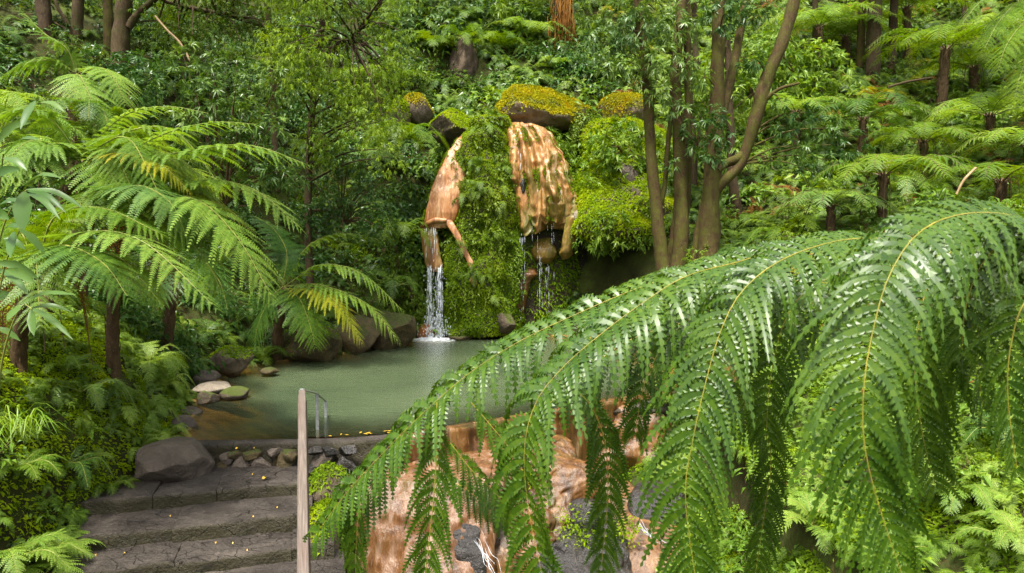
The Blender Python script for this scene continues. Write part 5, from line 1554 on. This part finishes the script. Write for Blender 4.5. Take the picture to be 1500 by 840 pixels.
for i, (a, b, w, sag) in enumerate(LV):
    mb = MB()
    Y0 = 3.3 + .25 * math.sin(i * 2.3)
    bigleaf(mb, at(a[0], a[1], Y0), at(b[0], b[1], Y0 - .06 + .1 * math.sin(i * 4.1)), w * Y0 / 1000, sag, (.15 * math.sin(i * 1.9), -.55, .8) if w < 13 else (.1, -1, .2), .16)
    mb.build('leaf', M['glossy'], gp)
mb = MB()
for pts in ([(-10, 640, 3.5), (5, 520, 3.4), (30, 450, 3.35), (47, 453, 3.3)], [(-30, 600, 3.5), (-5, 450, 3.4), (10, 380, 3.35), (30, 335, 3.3)], [(-30, 500, 3.5), (0, 350, 3.4), (20, 300, 3.35), (38, 279, 3.3)], [(-30, 420, 3.5), (-5, 300, 3.4), (2, 250, 3.35), (5, 225, 3.3)]):
    tube(mb, curve([at(*p) for p in pts], 14), np.linspace(.007, .003, 14), 6, 0)
mb.build('stem', M['stem_green'], gp)
# grassy tuft on the bank
gt = thing('grass_tuft', 'tuft of long arching grass blades on the mossy bank', 'grass tuft', at(40, 640, 6.3))
mb = MB()
r_ = np.random.default_rng(8)
for i in range(60):
    a = at(r_.uniform(10, 55), 640 + r_.normal() * 8, 6.3)
    az = r_.uniform(0, 6.28); l = r_.uniform(.3, .6)
    h = np.array([math.cos(az), math.sin(az) - .2, 0]) * l
    bigleaf(mb, a, a + h * .8 + Z * l * .15, .012, .45, (0, 0, 1), .1, 0, 7)
mb.build('blade', M['herb'], gt)

# ------------------------------------------------------------------ the big frond in front
hf = thing('tree_fern_frond', 'huge close tree fern frond with drooping comb like leaflets arching across the view', 'fern frond', at(1520, 430, 1.3))
mb = MB()
C = curve([at(*p) for p in [(1620, 420, 1.15), (1500, 434, 1.3), (1400, 438, 1.42), (1290, 446, 1.55), (1180, 470, 1.66), (1060, 520, 1.74), (960, 590, 1.78)]], 50)
tube(mb, C, np.linspace(.0075, .003, 50), 8, 0, .15, 3, 30)
mb.build('rachis', M['stem_gold'], hf)


def pinna(ctrl, plen, seed, up=(-.15, -.55, .8), gap=None, side=(1, 1), spread=.62, taper=(.25, .9), hang=.8, fwd=.28, wide=(1, 1), rib=1.0):
    """One leaflet of the frond: golden midrib and two rows of drooping, comb-toothed leaflets."""
    r = np.random.default_rng(seed)
    C0 = curve([at(*p) for p in ctrl], 120)
    ln = np.linalg.norm(np.diff(C0, axis=0), axis=1).sum()
    gap = (gap or .024) * .80
    n = int(ln / gap)
    T, S, N = frames(C0, up)
    ix = np.linspace(2, 117.5, n)
    gi = lambda A: np.stack([np.interp(ix, np.arange(120), A[:, k]) for k in range(3)], 1)
    C, T, S, N = gi(C0), nrm(gi(T)), nrm(gi(S)), nrm(gi(N))
    t = np.linspace(0, 1, n)
    pl = 1.5 * plen * np.minimum(1, taper[0] + 3.2 * t) * np.clip(1.06 - t, .02, 1) ** (.42 * taper[1])
    mb = MB()
    m = 13
    v = np.linspace(0, 1, m + 1)
    for s in (-1, 1):
        if not side[(s + 1) // 2]:
            continue
        for i in range(n):
            l = pl[i] * r.uniform(.86, 1.08) * wide[(s + 1) // 2]
            d0 = nrm(S[i] * s * spread + T[i] * fwd + N[i] * .16 + .07 * r.normal(size=3))
            if r.uniform() < .025:
                continue
            hg = hang * r.uniform(.68, 1.18)
            gw = gap * r.uniform(.78, 1.15)
            dn = nrm(d0 * (1 - hg) * .6 - Z * hg + T[i] * .04 + .10 * r.normal(size=3))
            p0 = C[i] + S[i] * s * .001
            p1 = p0 + d0 * l * .42
            p2 = p1 + dn * l * .62
            q = (1 - v)[:, None] ** 2 * p0 + 2 * ((1 - v) * v)[:, None] * p1 + v[:, None] ** 2 * p2
            tg = nrm(np.gradient(q, axis=0))
            w0 = T[i] - tg * (tg @ T[i])[:, None]
            w0 = nrm(w0)
            nn = nrm(np.cross(tg, w0)) * 1.0
            nn = nn * np.sign((nn @ (N[i] + Z * .4)))[:, None]
            wd = gw * .92 * np.minimum(1, .55 + 3 * v) * np.clip(1.03 - v, 0, 1) ** .8
            a, b = q[:-1], q[1:]
            wv = wd[:-1, None]
            ct = w0[:-1] * wv * .30 - nn[:-1] * wv * .03
            ct2 = w0[1:] * wd[1:, None] * .30 - nn[1:] * wd[1:, None] * .03
            mb.quads(np.stack([a - ct, a + ct, b + ct2, b - ct2], 1))
            for e in (-1, 1):
                W_ = w0[:-1] * e
                jt = r.uniform(.85, 1.12, (m, 1))
                cu = r.uniform(.05, .20, (m, 1))
                a1, a2 = a + (b - a) * .06 + W_ * wv * .27 - nn[:-1] * wv * .03, a + (b - a) * .84 + W_ * wv * .27 - nn[:-1] * wv * .03
                ov = W_ * wv * jt + tg[:-1] * wv * .40
                m1 = a + (b - a) * .10 + ov * .58 + nn[:-1] * wv * .05
                m2 = a + (b - a) * .70 + ov * .62 + nn[:-1] * wv * .02
                t1 = a + (b - a) * .26 + ov * .98 - nn[:-1] * wv * cu
                t2 = a + (b - a) * .50 + ov * 1.04 - nn[:-1] * wv * (cu + .06)
                mb.quads(np.stack([a1, m1, m2, a2], 1))
                mb.quads(np.stack([m1, t1, t2, m2], 1))
    # merge the leaflet pieces so that each leaflet shades smoothly
    o = mb.build('leaflet', M['hero'], hf, smooth=False)
    rb = MB()
    tube(rb, C0[::3], np.linspace(.0019, .0006, 40) * rib, 6, 0)
    rb.build('midrib', M['stem_gold'], o)


pinna([(1110, 384, 1.72), (1020, 396, 1.68), (933, 423, 1.65), (850, 458, 1.62), (767, 497, 1.60), (690, 545, 1.58), (620, 605, 1.56), (560, 665, 1.55), (505, 725, 1.54), (462, 785, 1.54)], .15, 1, (-.5, -.5, .85), 0.03, hang=.95, spread=.42, fwd=.12, rib=.7)
pinna([(1215, 352, 1.66), (1150, 362, 1.6), (1085, 383, 1.55), (1005, 405, 1.5), (940, 445, 1.47), (880, 490, 1.44), (825, 538, 1.42), (785, 590, 1.4), (768, 660, 1.38), (775, 750, 1.37), (798, 860, 1.36)], .165, 2, (-.4, -.55, .85), 0.028, hang=.92, spread=.48, fwd=.16, rib=.8)
pinna([(1330, 352, 1.62), (1255, 350, 1.5), (1190, 363, 1.42), (1130, 390, 1.37), (1083, 432, 1.34), (1054, 490, 1.32), (1034, 560, 1.3), (1016, 640, 1.28), (1004, 730, 1.27), (1022, 870, 1.26)], .150, 3, (-.25, -.6, .85), 0.0235, hang=.82, wide=(1.0, 1.15))
pinna([(1560, 360, 1.45), (1500, 322, 1.3), (1440, 312, 1.2), (1380, 322, 1.12), (1335, 352, 1.08), (1300, 410, 1.05), (1280, 480, 1.03), (1266, 560, 1.01), (1266, 650, 1.0), (1290, 750, 1.0), (1335, 880, .99)], .145, 4, (-.12, -.62, .85), 0.0215, hang=.82, wide=(1.0, 1.3))
pinna([(1640, 420, 1.3), (1560, 340, 1.32), (1500, 322, 1.36), (1460, 350, 1.40), (1440, 420, 1.42), (1432, 520, 1.43), (1440, 600, 1.44)], .15, 5, (.1, -.6, .8), 0.025)
pinna([(1560, 430, 1.22), (1505, 440, 1.2), (1482, 500, 1.2), (1476, 580, 1.2), (1490, 690, 1.2)], .10, 6, (0, -.8, .6), 0.021)
pinna([(1370, 440, 1.6), (1375, 480, 1.62), (1360, 560, 1.64), (1330, 640, 1.66), (1300, 700, 1.68)], .12, 7, (0, -.8, .6), 0.0255)
pinna([(960, 500, 1.7), (1010, 540, 1.72), (1090, 590, 1.74), (1128, 660, 1.76), (1120, 750, 1.77), (1105, 850, 1.78)], .10, 8, (0, -.8, .6), 0.0255, spread=.45)
pinna([(820, 560, 1.62), (862, 590, 1.6), (886, 650, 1.6), (890, 730, 1.6), (880, 840, 1.6)], .09, 9, (0, -.8, .6), 0.0255, spread=.45)
pinna([(640, 590, 1.54), (640, 650, 1.53), (636, 720, 1.52), (628, 800, 1.52), (618, 900, 1.52)], .09, 10, (0, -.9, .5), 0.0255, spread=.4)
pinna([(660, 650, 1.74), (690, 688, 1.74), (725, 722, 1.74), (765, 775, 1.74)], .085, 11, (.5, -.5, .8), 0.0255, hang=.9)
pinna([(690, 590, 1.8), (720, 625, 1.8), (748, 660, 1.8), (772, 705, 1.8)], .10, 12, (.5, -.5, .8), 0.0255, hang=.9)
pinna([(600, 640, 1.62), (560, 690, 1.6), (528, 745, 1.58), (520, 830, 1.57)], .10, 13, (-.4, -.6, .8), 0.0255, hang=.9)
pinna([(640, 690, 1.8), (660, 705, 1.8), (690, 722, 1.8), (740, 770, 1.8)], .07, 14, (.4, -.5, .8), 0.0255, hang=.9)
pinna([(1410, 420, 1.78), (1330, 392, 1.72), (1250, 396, 1.67), (1180, 428, 1.62), (1146, 480, 1.6), (1128, 560, 1.6), (1122, 640, 1.6)], .16, 15, (-.3, -.6, .85), 0.0255, hang=.9)
pinna([(1560, 400, 1.62), (1480, 352, 1.56), (1420, 352, 1.5), (1375, 390, 1.47), (1350, 450, 1.46), (1340, 540, 1.46), (1352, 640, 1.46), (1372, 720, 1.46)], .15, 16, (-.2, -.6, .85), 0.0255, hang=.88)
pinna([(1250, 420, 1.8), (1150, 412, 1.75), (1060, 436, 1.71), (985, 490, 1.68), (945, 560, 1.66), (930, 640, 1.66)], .14, 17, (-.4, -.6, .85), 0.0255, hang=.92, spread=.45)
pinna([(1640, 360, 1.5), (1560, 335, 1.42), (1490, 345, 1.38), (1440, 385, 1.36), (1415, 450, 1.35), (1408, 520, 1.35)], .14, 18, (-.1, -.6, .85), 0.0255, hang=.88)
pinna([(1010, 470, 1.8), (920, 500, 1.78), (840, 560, 1.76), (780, 620, 1.75), (740, 690, 1.74)], .12, 19, (-.4, -.6, .85), 0.0255, hang=.95, spread=.4)


# ------------------------------------------------------------------ undergrowth that nobody could count
lib = bpy.data.collections.new('clumps')


def proto(name, fn, mats):
    mb = MB()
    fn(mb)
    o = bpy.data.objects.new(name, mb.mesh(name, [M[m] for m in mats], np.zeros(3), False))
    lib.objects.link(o)


def p_fern(seed, n=8, tip=.3):
    def f(mb):
        r = np.random.default_rng(seed)
        for i in range(n):
            az = 2 * np.pi * (i + r.uniform(-.35, .35)) / n
            el = math.radians(r.uniform(12, 65)); l = r.uniform(.75, 1.1)
            h = np.array([math.cos(az), math.sin(az), 0])
            c = [np.zeros(3), l * .35 * (h * math.cos(el) + Z * math.sin(el)), l * .72 * (h * math.cos(el * .75) + Z * math.sin(el * .75) * .85), l * (h * math.cos(el * .4) + Z * (math.sin(el * .55) * .8 - tip))]
            frond(mb, c, .24, 16, 6, .3, 20, .26, seed=seed * 31 + i, rad=.008)
    return f


def p_herb(seed, n=70, L=.42, W=.13):
    def f(mb):
        r = np.random.default_rng(seed)
        P = r.normal(size=(n, 3)) * np.array([.38, .38, .16]) + Z * .42
        D = nrm(np.column_stack([P[:, :2] + .5 * r.normal(size=(n, 2)), .15 + .3 * r.normal(size=n)]))
        leaves(mb, P, D, Z + .45 * r.normal(size=(n, 3)), L * r.uniform(.6, 1.2, n), W * r.uniform(.7, 1.2, n), .3, .2)
        for i in range(0, n, 5):
            tube(mb, np.array([P[i] * np.array([.3, .3, 0]), P[i]]), [.012, .008], 3, 1, caps=False)
    return f


def p_bush(seed, L=.15, W=.055, ntw=55):
    def f(mb):
        r = np.random.default_rng(seed)
        whorls(mb, np.array([0, 0, .4]), .62, ntw, 8, L, W, .8, 0, .3, .15, r, 1)
    return f


def p_moss(seed):
    def f(mb):
        r = np.random.default_rng(seed)
        n = 420
        P = r.normal(size=(n, 3)) * np.array([.45, .45, .05])
        P[:, 2] += .22 * np.exp(-(P[:, 0] ** 2 + P[:, 1] ** 2) * 3) 
        D = nrm(r.normal(size=(n, 3)) + Z * .8)
        leaves(mb, P, D, Z + .6 * r.normal(size=(n, 3)), .16 * r.uniform(.5, 1.2, n), .06, .2, .15)
    return f


def p_vine(seed):
    def f(mb):
        r = np.random.default_rng(seed)
        P = np.column_stack([r.uniform(-.6, .6, 40), r.uniform(-.25, .05, 40), r.uniform(-.1, .35, 40)])
        strands(mb, P, np.tile(np.array([0, -1.0, 0]), (40, 1)), 34, .9, .10, r)
    return f


def p_dead(seed):
    def f(mb):
        r = np.random.default_rng(seed)
        for i in range(5):
            az = r.uniform(0, 6.28); l = r.uniform(.7, 1.1)
            h = np.array([math.cos(az), math.sin(az), 0])
            frond(mb, [np.zeros(3) + Z * .25, h * .35 * l + Z * .32, h * .7 * l + Z * .12, h * l - Z * .25], .17, 14, 5, .6, 25, .24, seed=seed * 9 + i, rad=.008)
    return f


KINDS = []
for nm, mk, mt in [('fern_bright', p_fern, ['fern_bright', 'stem_green']), ('fern_mid', p_fern, ['fern_mid', 'stem_green']), ('fern_dark', p_fern, ['fern_dark', 'stem_brown']), ('fern_blue', p_fern, ['fern_blue', 'stem_green']), ('fern_yellow', p_fern, ['fern_yellow', 'stem_green']),
                   ('herb', p_herb, ['herb', 'stem_green']), ('herb_dark', p_herb, ['herb_dark', 'stem_green']), ('bush', p_bush, ['bush', 'stem_brown']), ('bush_dark', p_bush, ['herb_dark', 'stem_brown']), ('moss', p_moss, ['moss']), ('moss_dark', p_moss, ['moss_dark']), ('vine', p_vine, ['vine']), ('dead', p_dead, ['fern_brown', 'stem_brown'])]:
    for v in range(2):
        proto('clump_%s_%s' % (chr(97 + len(KINDS) // 26) + chr(97 + len(KINDS) % 26), nm), mk(50 + len(KINDS) * 3 + v), mt)
        KINDS.append(nm)


def gn_scatter(name, P, R, S, I, label):
    me = bpy.data.meshes.new(name)
    me.vertices.add(len(P))
    me.vertices.foreach_set('co', P.astype(np.float32).ravel())
    for an, ty, d, key in (('rot', 'FLOAT_VECTOR', R, 'vector'), ('scl', 'FLOAT_VECTOR', S, 'vector'), ('idx', 'INT', I, 'value')):
        a = me.attributes.new(an, ty, 'POINT')
        a.data.foreach_set(key, (d.astype(np.int32) if ty == 'INT' else d.astype(np.float32)).ravel())
    o = bpy.data.objects.new(name, me)
    col.objects.link(o)
    ng = bpy.data.node_groups.new(name, 'GeometryNodeTree')
    ng.interface.new_socket('Geometry', in_out='INPUT', socket_type='NodeSocketGeometry')
    ng.interface.new_socket('Geometry', in_out='OUTPUT', socket_type='NodeSocketGeometry')
    N = ng.nodes.new
    gi, go = N('NodeGroupInput'), N('NodeGroupOutput')
    ci = N('GeometryNodeCollectionInfo')
    ci.inputs['Collection'].default_value = lib
    ci.inputs['Separate Children'].default_value = True
    ci.inputs['Reset Children'].default_value = True
    ip = N('GeometryNodeInstanceOnPoints')
    ip.inputs['Pick Instance'].default_value = True
    at_ = {}
    for an, ty in (('rot', 'FLOAT_VECTOR'), ('scl', 'FLOAT_VECTOR'), ('idx', 'INT')):
        x = N('GeometryNodeInputNamedAttribute')
        x.data_type = ty
        x.inputs[0].default_value = an
        at_[an] = x.outputs[0]
    e2r = N('FunctionNodeEulerToRotation')
    lk = ng.links.new
    lk(gi.outputs[0], ip.inputs['Points'])
    lk(ci.outputs[0], ip.inputs['Instance'])
    lk(at_['idx'], ip.inputs['Instance Index'])
    lk(at_['rot'], e2r.inputs[0])
    lk(e2r.outputs[0], ip.inputs['Rotation'])
    lk(at_['scl'], ip.inputs['Scale'])
    lk(ip.outputs[0], go.inputs[0])
    mod = o.modifiers.new('scatter', 'NODES')
    mod.node_group = ng
    tag(o, label, 'undergrowth', None, 'stuff')
    return o


def proj(P):
    d = P - np.array([0, 0, CAMZ])
    f = d[:, 1] * cp - d[:, 2] * sp
    u = d[:, 1] * sp + d[:, 2] * cp
    f = np.maximum(f, .05)
    return 750 + 1000 * d[:, 0] / f, 420 - 1000 * u / f, f


def scatter_all():
    r = np.random.default_rng(99)
    zones = [
        ('bank_undergrowth', 'mass of moss and small ferns covering the steep bank beside the steps', lambda x, y: (x < -3.2) & (y < 12.3), 34.0, .30,
         dict(fern_bright=.34, fern_mid=.26, fern_blue=.06, moss=.10, moss_dark=.16, herb=.06, bush=.02)),
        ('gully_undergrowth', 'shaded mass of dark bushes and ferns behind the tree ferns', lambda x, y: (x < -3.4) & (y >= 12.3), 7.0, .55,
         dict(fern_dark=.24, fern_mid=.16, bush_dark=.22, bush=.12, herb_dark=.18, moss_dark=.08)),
        ('slope_undergrowth', 'tangle of ferns and broad leaves on the steep slope above the waterfall', lambda x, y: (x >= -3.4) & (x < 3.3) & (y > 19), 11, .64,
         dict(fern_mid=.26, fern_bright=.14, fern_dark=.08, fern_blue=.08, herb=.16, herb_dark=.12, bush=.08, vine=.06, moss=.02)),
        ('hillside_undergrowth', 'mass of ferns and herbs covering the gentle hillside', lambda x, y: (x >= 3.0) & (y >= 12.2), 7.2, .66,
         dict(fern_bright=.26, fern_mid=.22, fern_blue=.05, fern_yellow=.015, herb=.10, bush=.08, dead=.12, moss=.02, fern_dark=.16)),
        ('stream_undergrowth', 'bright ferns and herbs crowding the slope below the arching frond', lambda x, y: (x >= 1.5) & (y < 12.2) | (x > .0) & (x <= 2.1) & (y < 6.5), 22.0, .32,
         dict(fern_bright=.38, fern_mid=.22, herb=.16, moss=.10, moss_dark=.06, bush=.05, dead=.03))]
    for name, label, zf, dens, size, wts in zones:
        n0 = 90000
        x = r.uniform(-24, 26, n0); y = r.uniform(3.0, 40, n0)
        area = 50 * 37 / n0
        ok = zf(x, y)
        x, y = x[ok], y[ok]
        e = .15
        z = height(x, y)
        gx = (height(x + e, y) - height(x - e, y)) / (2 * e)
        gy = (height(x, y + e) - height(x, y - e)) / (2 * e)
        nz = np.sqrt(1 + gx ** 2 + gy ** 2)
        # more where near, less where far
        p = dens * area * np.minimum(nz, 4) * np.clip(1.3 - y / 38, .35, 1.2)
        ok = r.uniform(size=len(x)) < p
        P = np.column_stack([x, y, z])
        px, py, f = proj(P)
        ok &= (px > -330) & (px < 1830) & (py > -330) & (py < 1120) & (f > 2.5)
        sd = pool_sd(x, y)
        ok &= sd > .28
        ok &= ~((x > -5.0) & (x < -2.2) & (y < 9.9))
        ok &= ~((x > -2.4) & (x < np.where(y < 10.4, 1.5, 2.3)) & (y < 13.2) & (y > 6.5))
        ok &= ~((x > -2.75) & (x < 2.1) & (y < 22.4) & (y > 19.2) & (z < 6.6))
        ok &= ~((y < 3.4) | (z > CAMZ - .75) & (f < 5.0))
        ok &= ~((x > .8) & (x < 4.6) & (y > 18.2) & (y < 22.2) & (z < 3.4))
        for (bx, by, bz, br) in BLOCK:
            ok &= (x - bx) ** 2 + (y - by) ** 2 + .5 * (z - bz) ** 2 > br * br
        P, gx, gy = P[ok], gx[ok], gy[ok]
        m = len(P)
        names = list(wts)
        # patches: the kinds gather in drifts instead of mixing evenly
        sc_ = np.stack([np.log(wts[k_]) * .55 + 1.5 * fbm(P * .55 + 13.7 * i, 2, i) + .45 * -np.log(-np.log(r.uniform(size=m))) for i, k_ in enumerate(names)], 1)
        ch = sc_.argmax(1)
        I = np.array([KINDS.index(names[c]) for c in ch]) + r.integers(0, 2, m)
        N = nrm(np.column_stack([-gx, -gy, np.ones(m)]))
        mossy = np.array(['moss' in names[c] for c in ch])
        vine = np.array(['vine' in names[c] for c in ch])
        w = np.where(mossy, .95, .45)[:, None]
        N = nrm(N * w + Z * (1 - w))
        rx = np.arctan2(-N[:, 1], N[:, 2]) 
        ry = np.arcsin(np.clip(N[:, 0], -1, 1))
        yaw = np.where(vine, r.normal(0, .3, m), r.uniform(-3.14, 3.14, m))
        # euler XYZ applied about an upright clump: yaw first, then lean
        ca, sa = np.cos(yaw), np.sin(yaw)
        X = nrm(np.column_stack([ca, sa, np.zeros(m)]) - N * (np.column_stack([ca, sa, np.zeros(m)]) * N).sum(1, keepdims=True))
        Yv = np.cross(N, X)
        Rm = np.stack([X, Yv, N], 2)
        ey = -np.arcsin(np.clip(Rm[:, 2, 0], -1, 1))
        ex = np.arctan2(Rm[:, 2, 1], Rm[:, 2, 2])
        ez = np.arctan2(Rm[:, 1, 0], Rm[:, 0, 0])
        s = size * r.uniform(.6, 1.25, m) * np.clip(.7 + P[:, 1] / 60, .7, 1.3) * np.where(mossy, .8, 1)
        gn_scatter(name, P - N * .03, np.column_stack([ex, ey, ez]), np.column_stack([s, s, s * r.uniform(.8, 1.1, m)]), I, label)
        print(name, m)


BLOCK = [(*at(795, 165, 22.9), 1.5), (*at(662, 190, 22), .75), (*at(610, 165, 23), .6), (*at(679, 100, 26), .9), (*at(905, 170, 23.2), .7), (*at(250, 685, 9.25), .75), (*at(312, 570, 12.6), .5), (*at(340, 530, 14.6), .5), (*at(265, 630, 10.6), .35)]
scatter_all()

# fine moss carpet on the near bank
def bank_moss():
    r = np.random.default_rng(4)
    n0 = 60000
    x = r.uniform(-8, -4.6, n0); y = r.uniform(5, 12.3, n0)
    z = height(x, y)
    e = .1
    N = nrm(np.column_stack([-(height(x + e, y) - height(x - e, y)) / (2 * e), -(height(x, y + e) - height(x, y - e)) / (2 * e), np.ones(n0)]))
    ok = (pool_sd(x, y) > .2) & (z > -1.3) & (fbm(np.column_stack([x, y, z]) * 1.2, 3, 2) > -.12)
    P, N = np.column_stack([x, y, z])[ok], N[ok]
    mb = MB(); tufts(mb, P, N, .06, .03, r, 0, .1, .7)
    tag(mb.build('moss_carpet', M['moss'], None, (-6, 9, 0), smooth=False), 'carpet of yellow green moss over the bank beside the steps', 'moss', None, 'stuff')


bank_moss()


def stream_moss():
    r = np.random.default_rng(6)
    n0 = 60000
    x = r.uniform(.9, 5.5, n0); y = r.uniform(5, 12, n0)
    z = height(x, y)
    e = .1
    N = nrm(np.column_stack([-(height(x + e, y) - height(x - e, y)) / (2 * e), -(height(x, y + e) - height(x, y - e)) / (2 * e), np.ones(n0)]))
    ok = (pool_sd(x, y) > .2) & (fbm(np.column_stack([x, y, z]) * 1.2, 3, 2) > -.2)
    P, N = np.column_stack([x, y, z])[ok], N[ok]
    mb = MB(); tufts(mb, P, N, .07, .035, r, 0, .1, .7)
    tag(mb.build('moss_carpet', M['moss_dark'], None, (3, 8, 0), smooth=False), 'dark green moss carpet on the slope below the arching frond', 'moss', None, 'stuff')


stream_moss()

# ------------------------------------------------------------------ light, sky, camera
SUN_AZ, SUN_EL = math.radians(200), math.radians(68)      # azimuth clockwise from +y: from behind the camera, a little left
w = bpy.data.worlds.new('World')
sc.world = w
w.use_nodes = True
nt = w.node_tree
nt.nodes.clear()
sk = nt.nodes.new('ShaderNodeTexSky')
sk.sky_type = 'NISHITA'
sk.sun_disc = False
sk.sun_elevation = SUN_EL
sk.sun_rotation = SUN_AZ
sk.air_density = 1.0
sk.dust_density = 4.0
bg = nt.nodes.new('ShaderNodeBackground')
bg.inputs[1].default_value = 0.13
ou = nt.nodes.new('ShaderNodeOutputWorld')
hs = nt.nodes.new('ShaderNodeHueSaturation')
hs.inputs['Saturation'].default_value = .30      # a bright, mostly clouded sky
hs.inputs['Value'].default_value = 1.1
nt.links.new(sk.outputs[0], hs.inputs['Color'])
nt.links.new(hs.outputs[0], bg.inputs[0])
nt.links.new(bg.outputs[0], ou.inputs[0])
sl = bpy.data.lights.new('sun', 'SUN')
sl.energy = 3.4
sl.angle = math.radians(9)
sl.color = (1, .95, .86)
so = bpy.data.objects.new('sun', sl)
col.objects.link(so)
from mathutils import Vector
dv = Vector((math.sin(SUN_AZ) * math.cos(SUN_EL), math.cos(SUN_AZ) * math.cos(SUN_EL), math.sin(SUN_EL)))
so.rotation_euler = dv.to_track_quat('Z', 'Y').to_euler()

cd = bpy.data.cameras.new('camera')
cd.lens = 24
cd.sensor_width = 36
cd.clip_start = .05
cd.clip_end = 300
cd.dof.use_dof = True
cd.dof.focus_distance = 5
cd.dof.aperture_fstop = 9
co = bpy.data.objects.new('camera', cd)
co.location = (0, 0, CAMZ)
co.rotation_euler = (math.pi / 2 - PITCH, 0, 0)
col.objects.link(co)
sc.camera = co

sc.view_settings.view_transform = 'Standard'
sc.view_settings.look = 'None'
sc.view_settings.exposure = 1.56
sc.view_settings.gamma = 1
sc.view_settings.use_curve_mapping = False
sc.render.filter_size = 1.15
sc.cycles.max_bounces = 6
sc.cycles.sample_clamp_indirect = 4
sc.cycles.sample_clamp_direct = 12
sc.cycles.diffuse_bounces = 3
sc.cycles.glossy_bounces = 2
sc.cycles.transmission_bounces = 3
sc.cycles.transparent_max_bounces = 8
sc.cycles.caustics_reflective = False
sc.cycles.caustics_refractive = False
sc.cycles.use_denoising = True
sc.cycles.denoising_input_passes = 'RGB_ALBEDO_NORMAL'
sc.cycles.denoising_prefilter = 'NONE'
sc.cycles.denoiser = 'OPENIMAGEDENOISE'
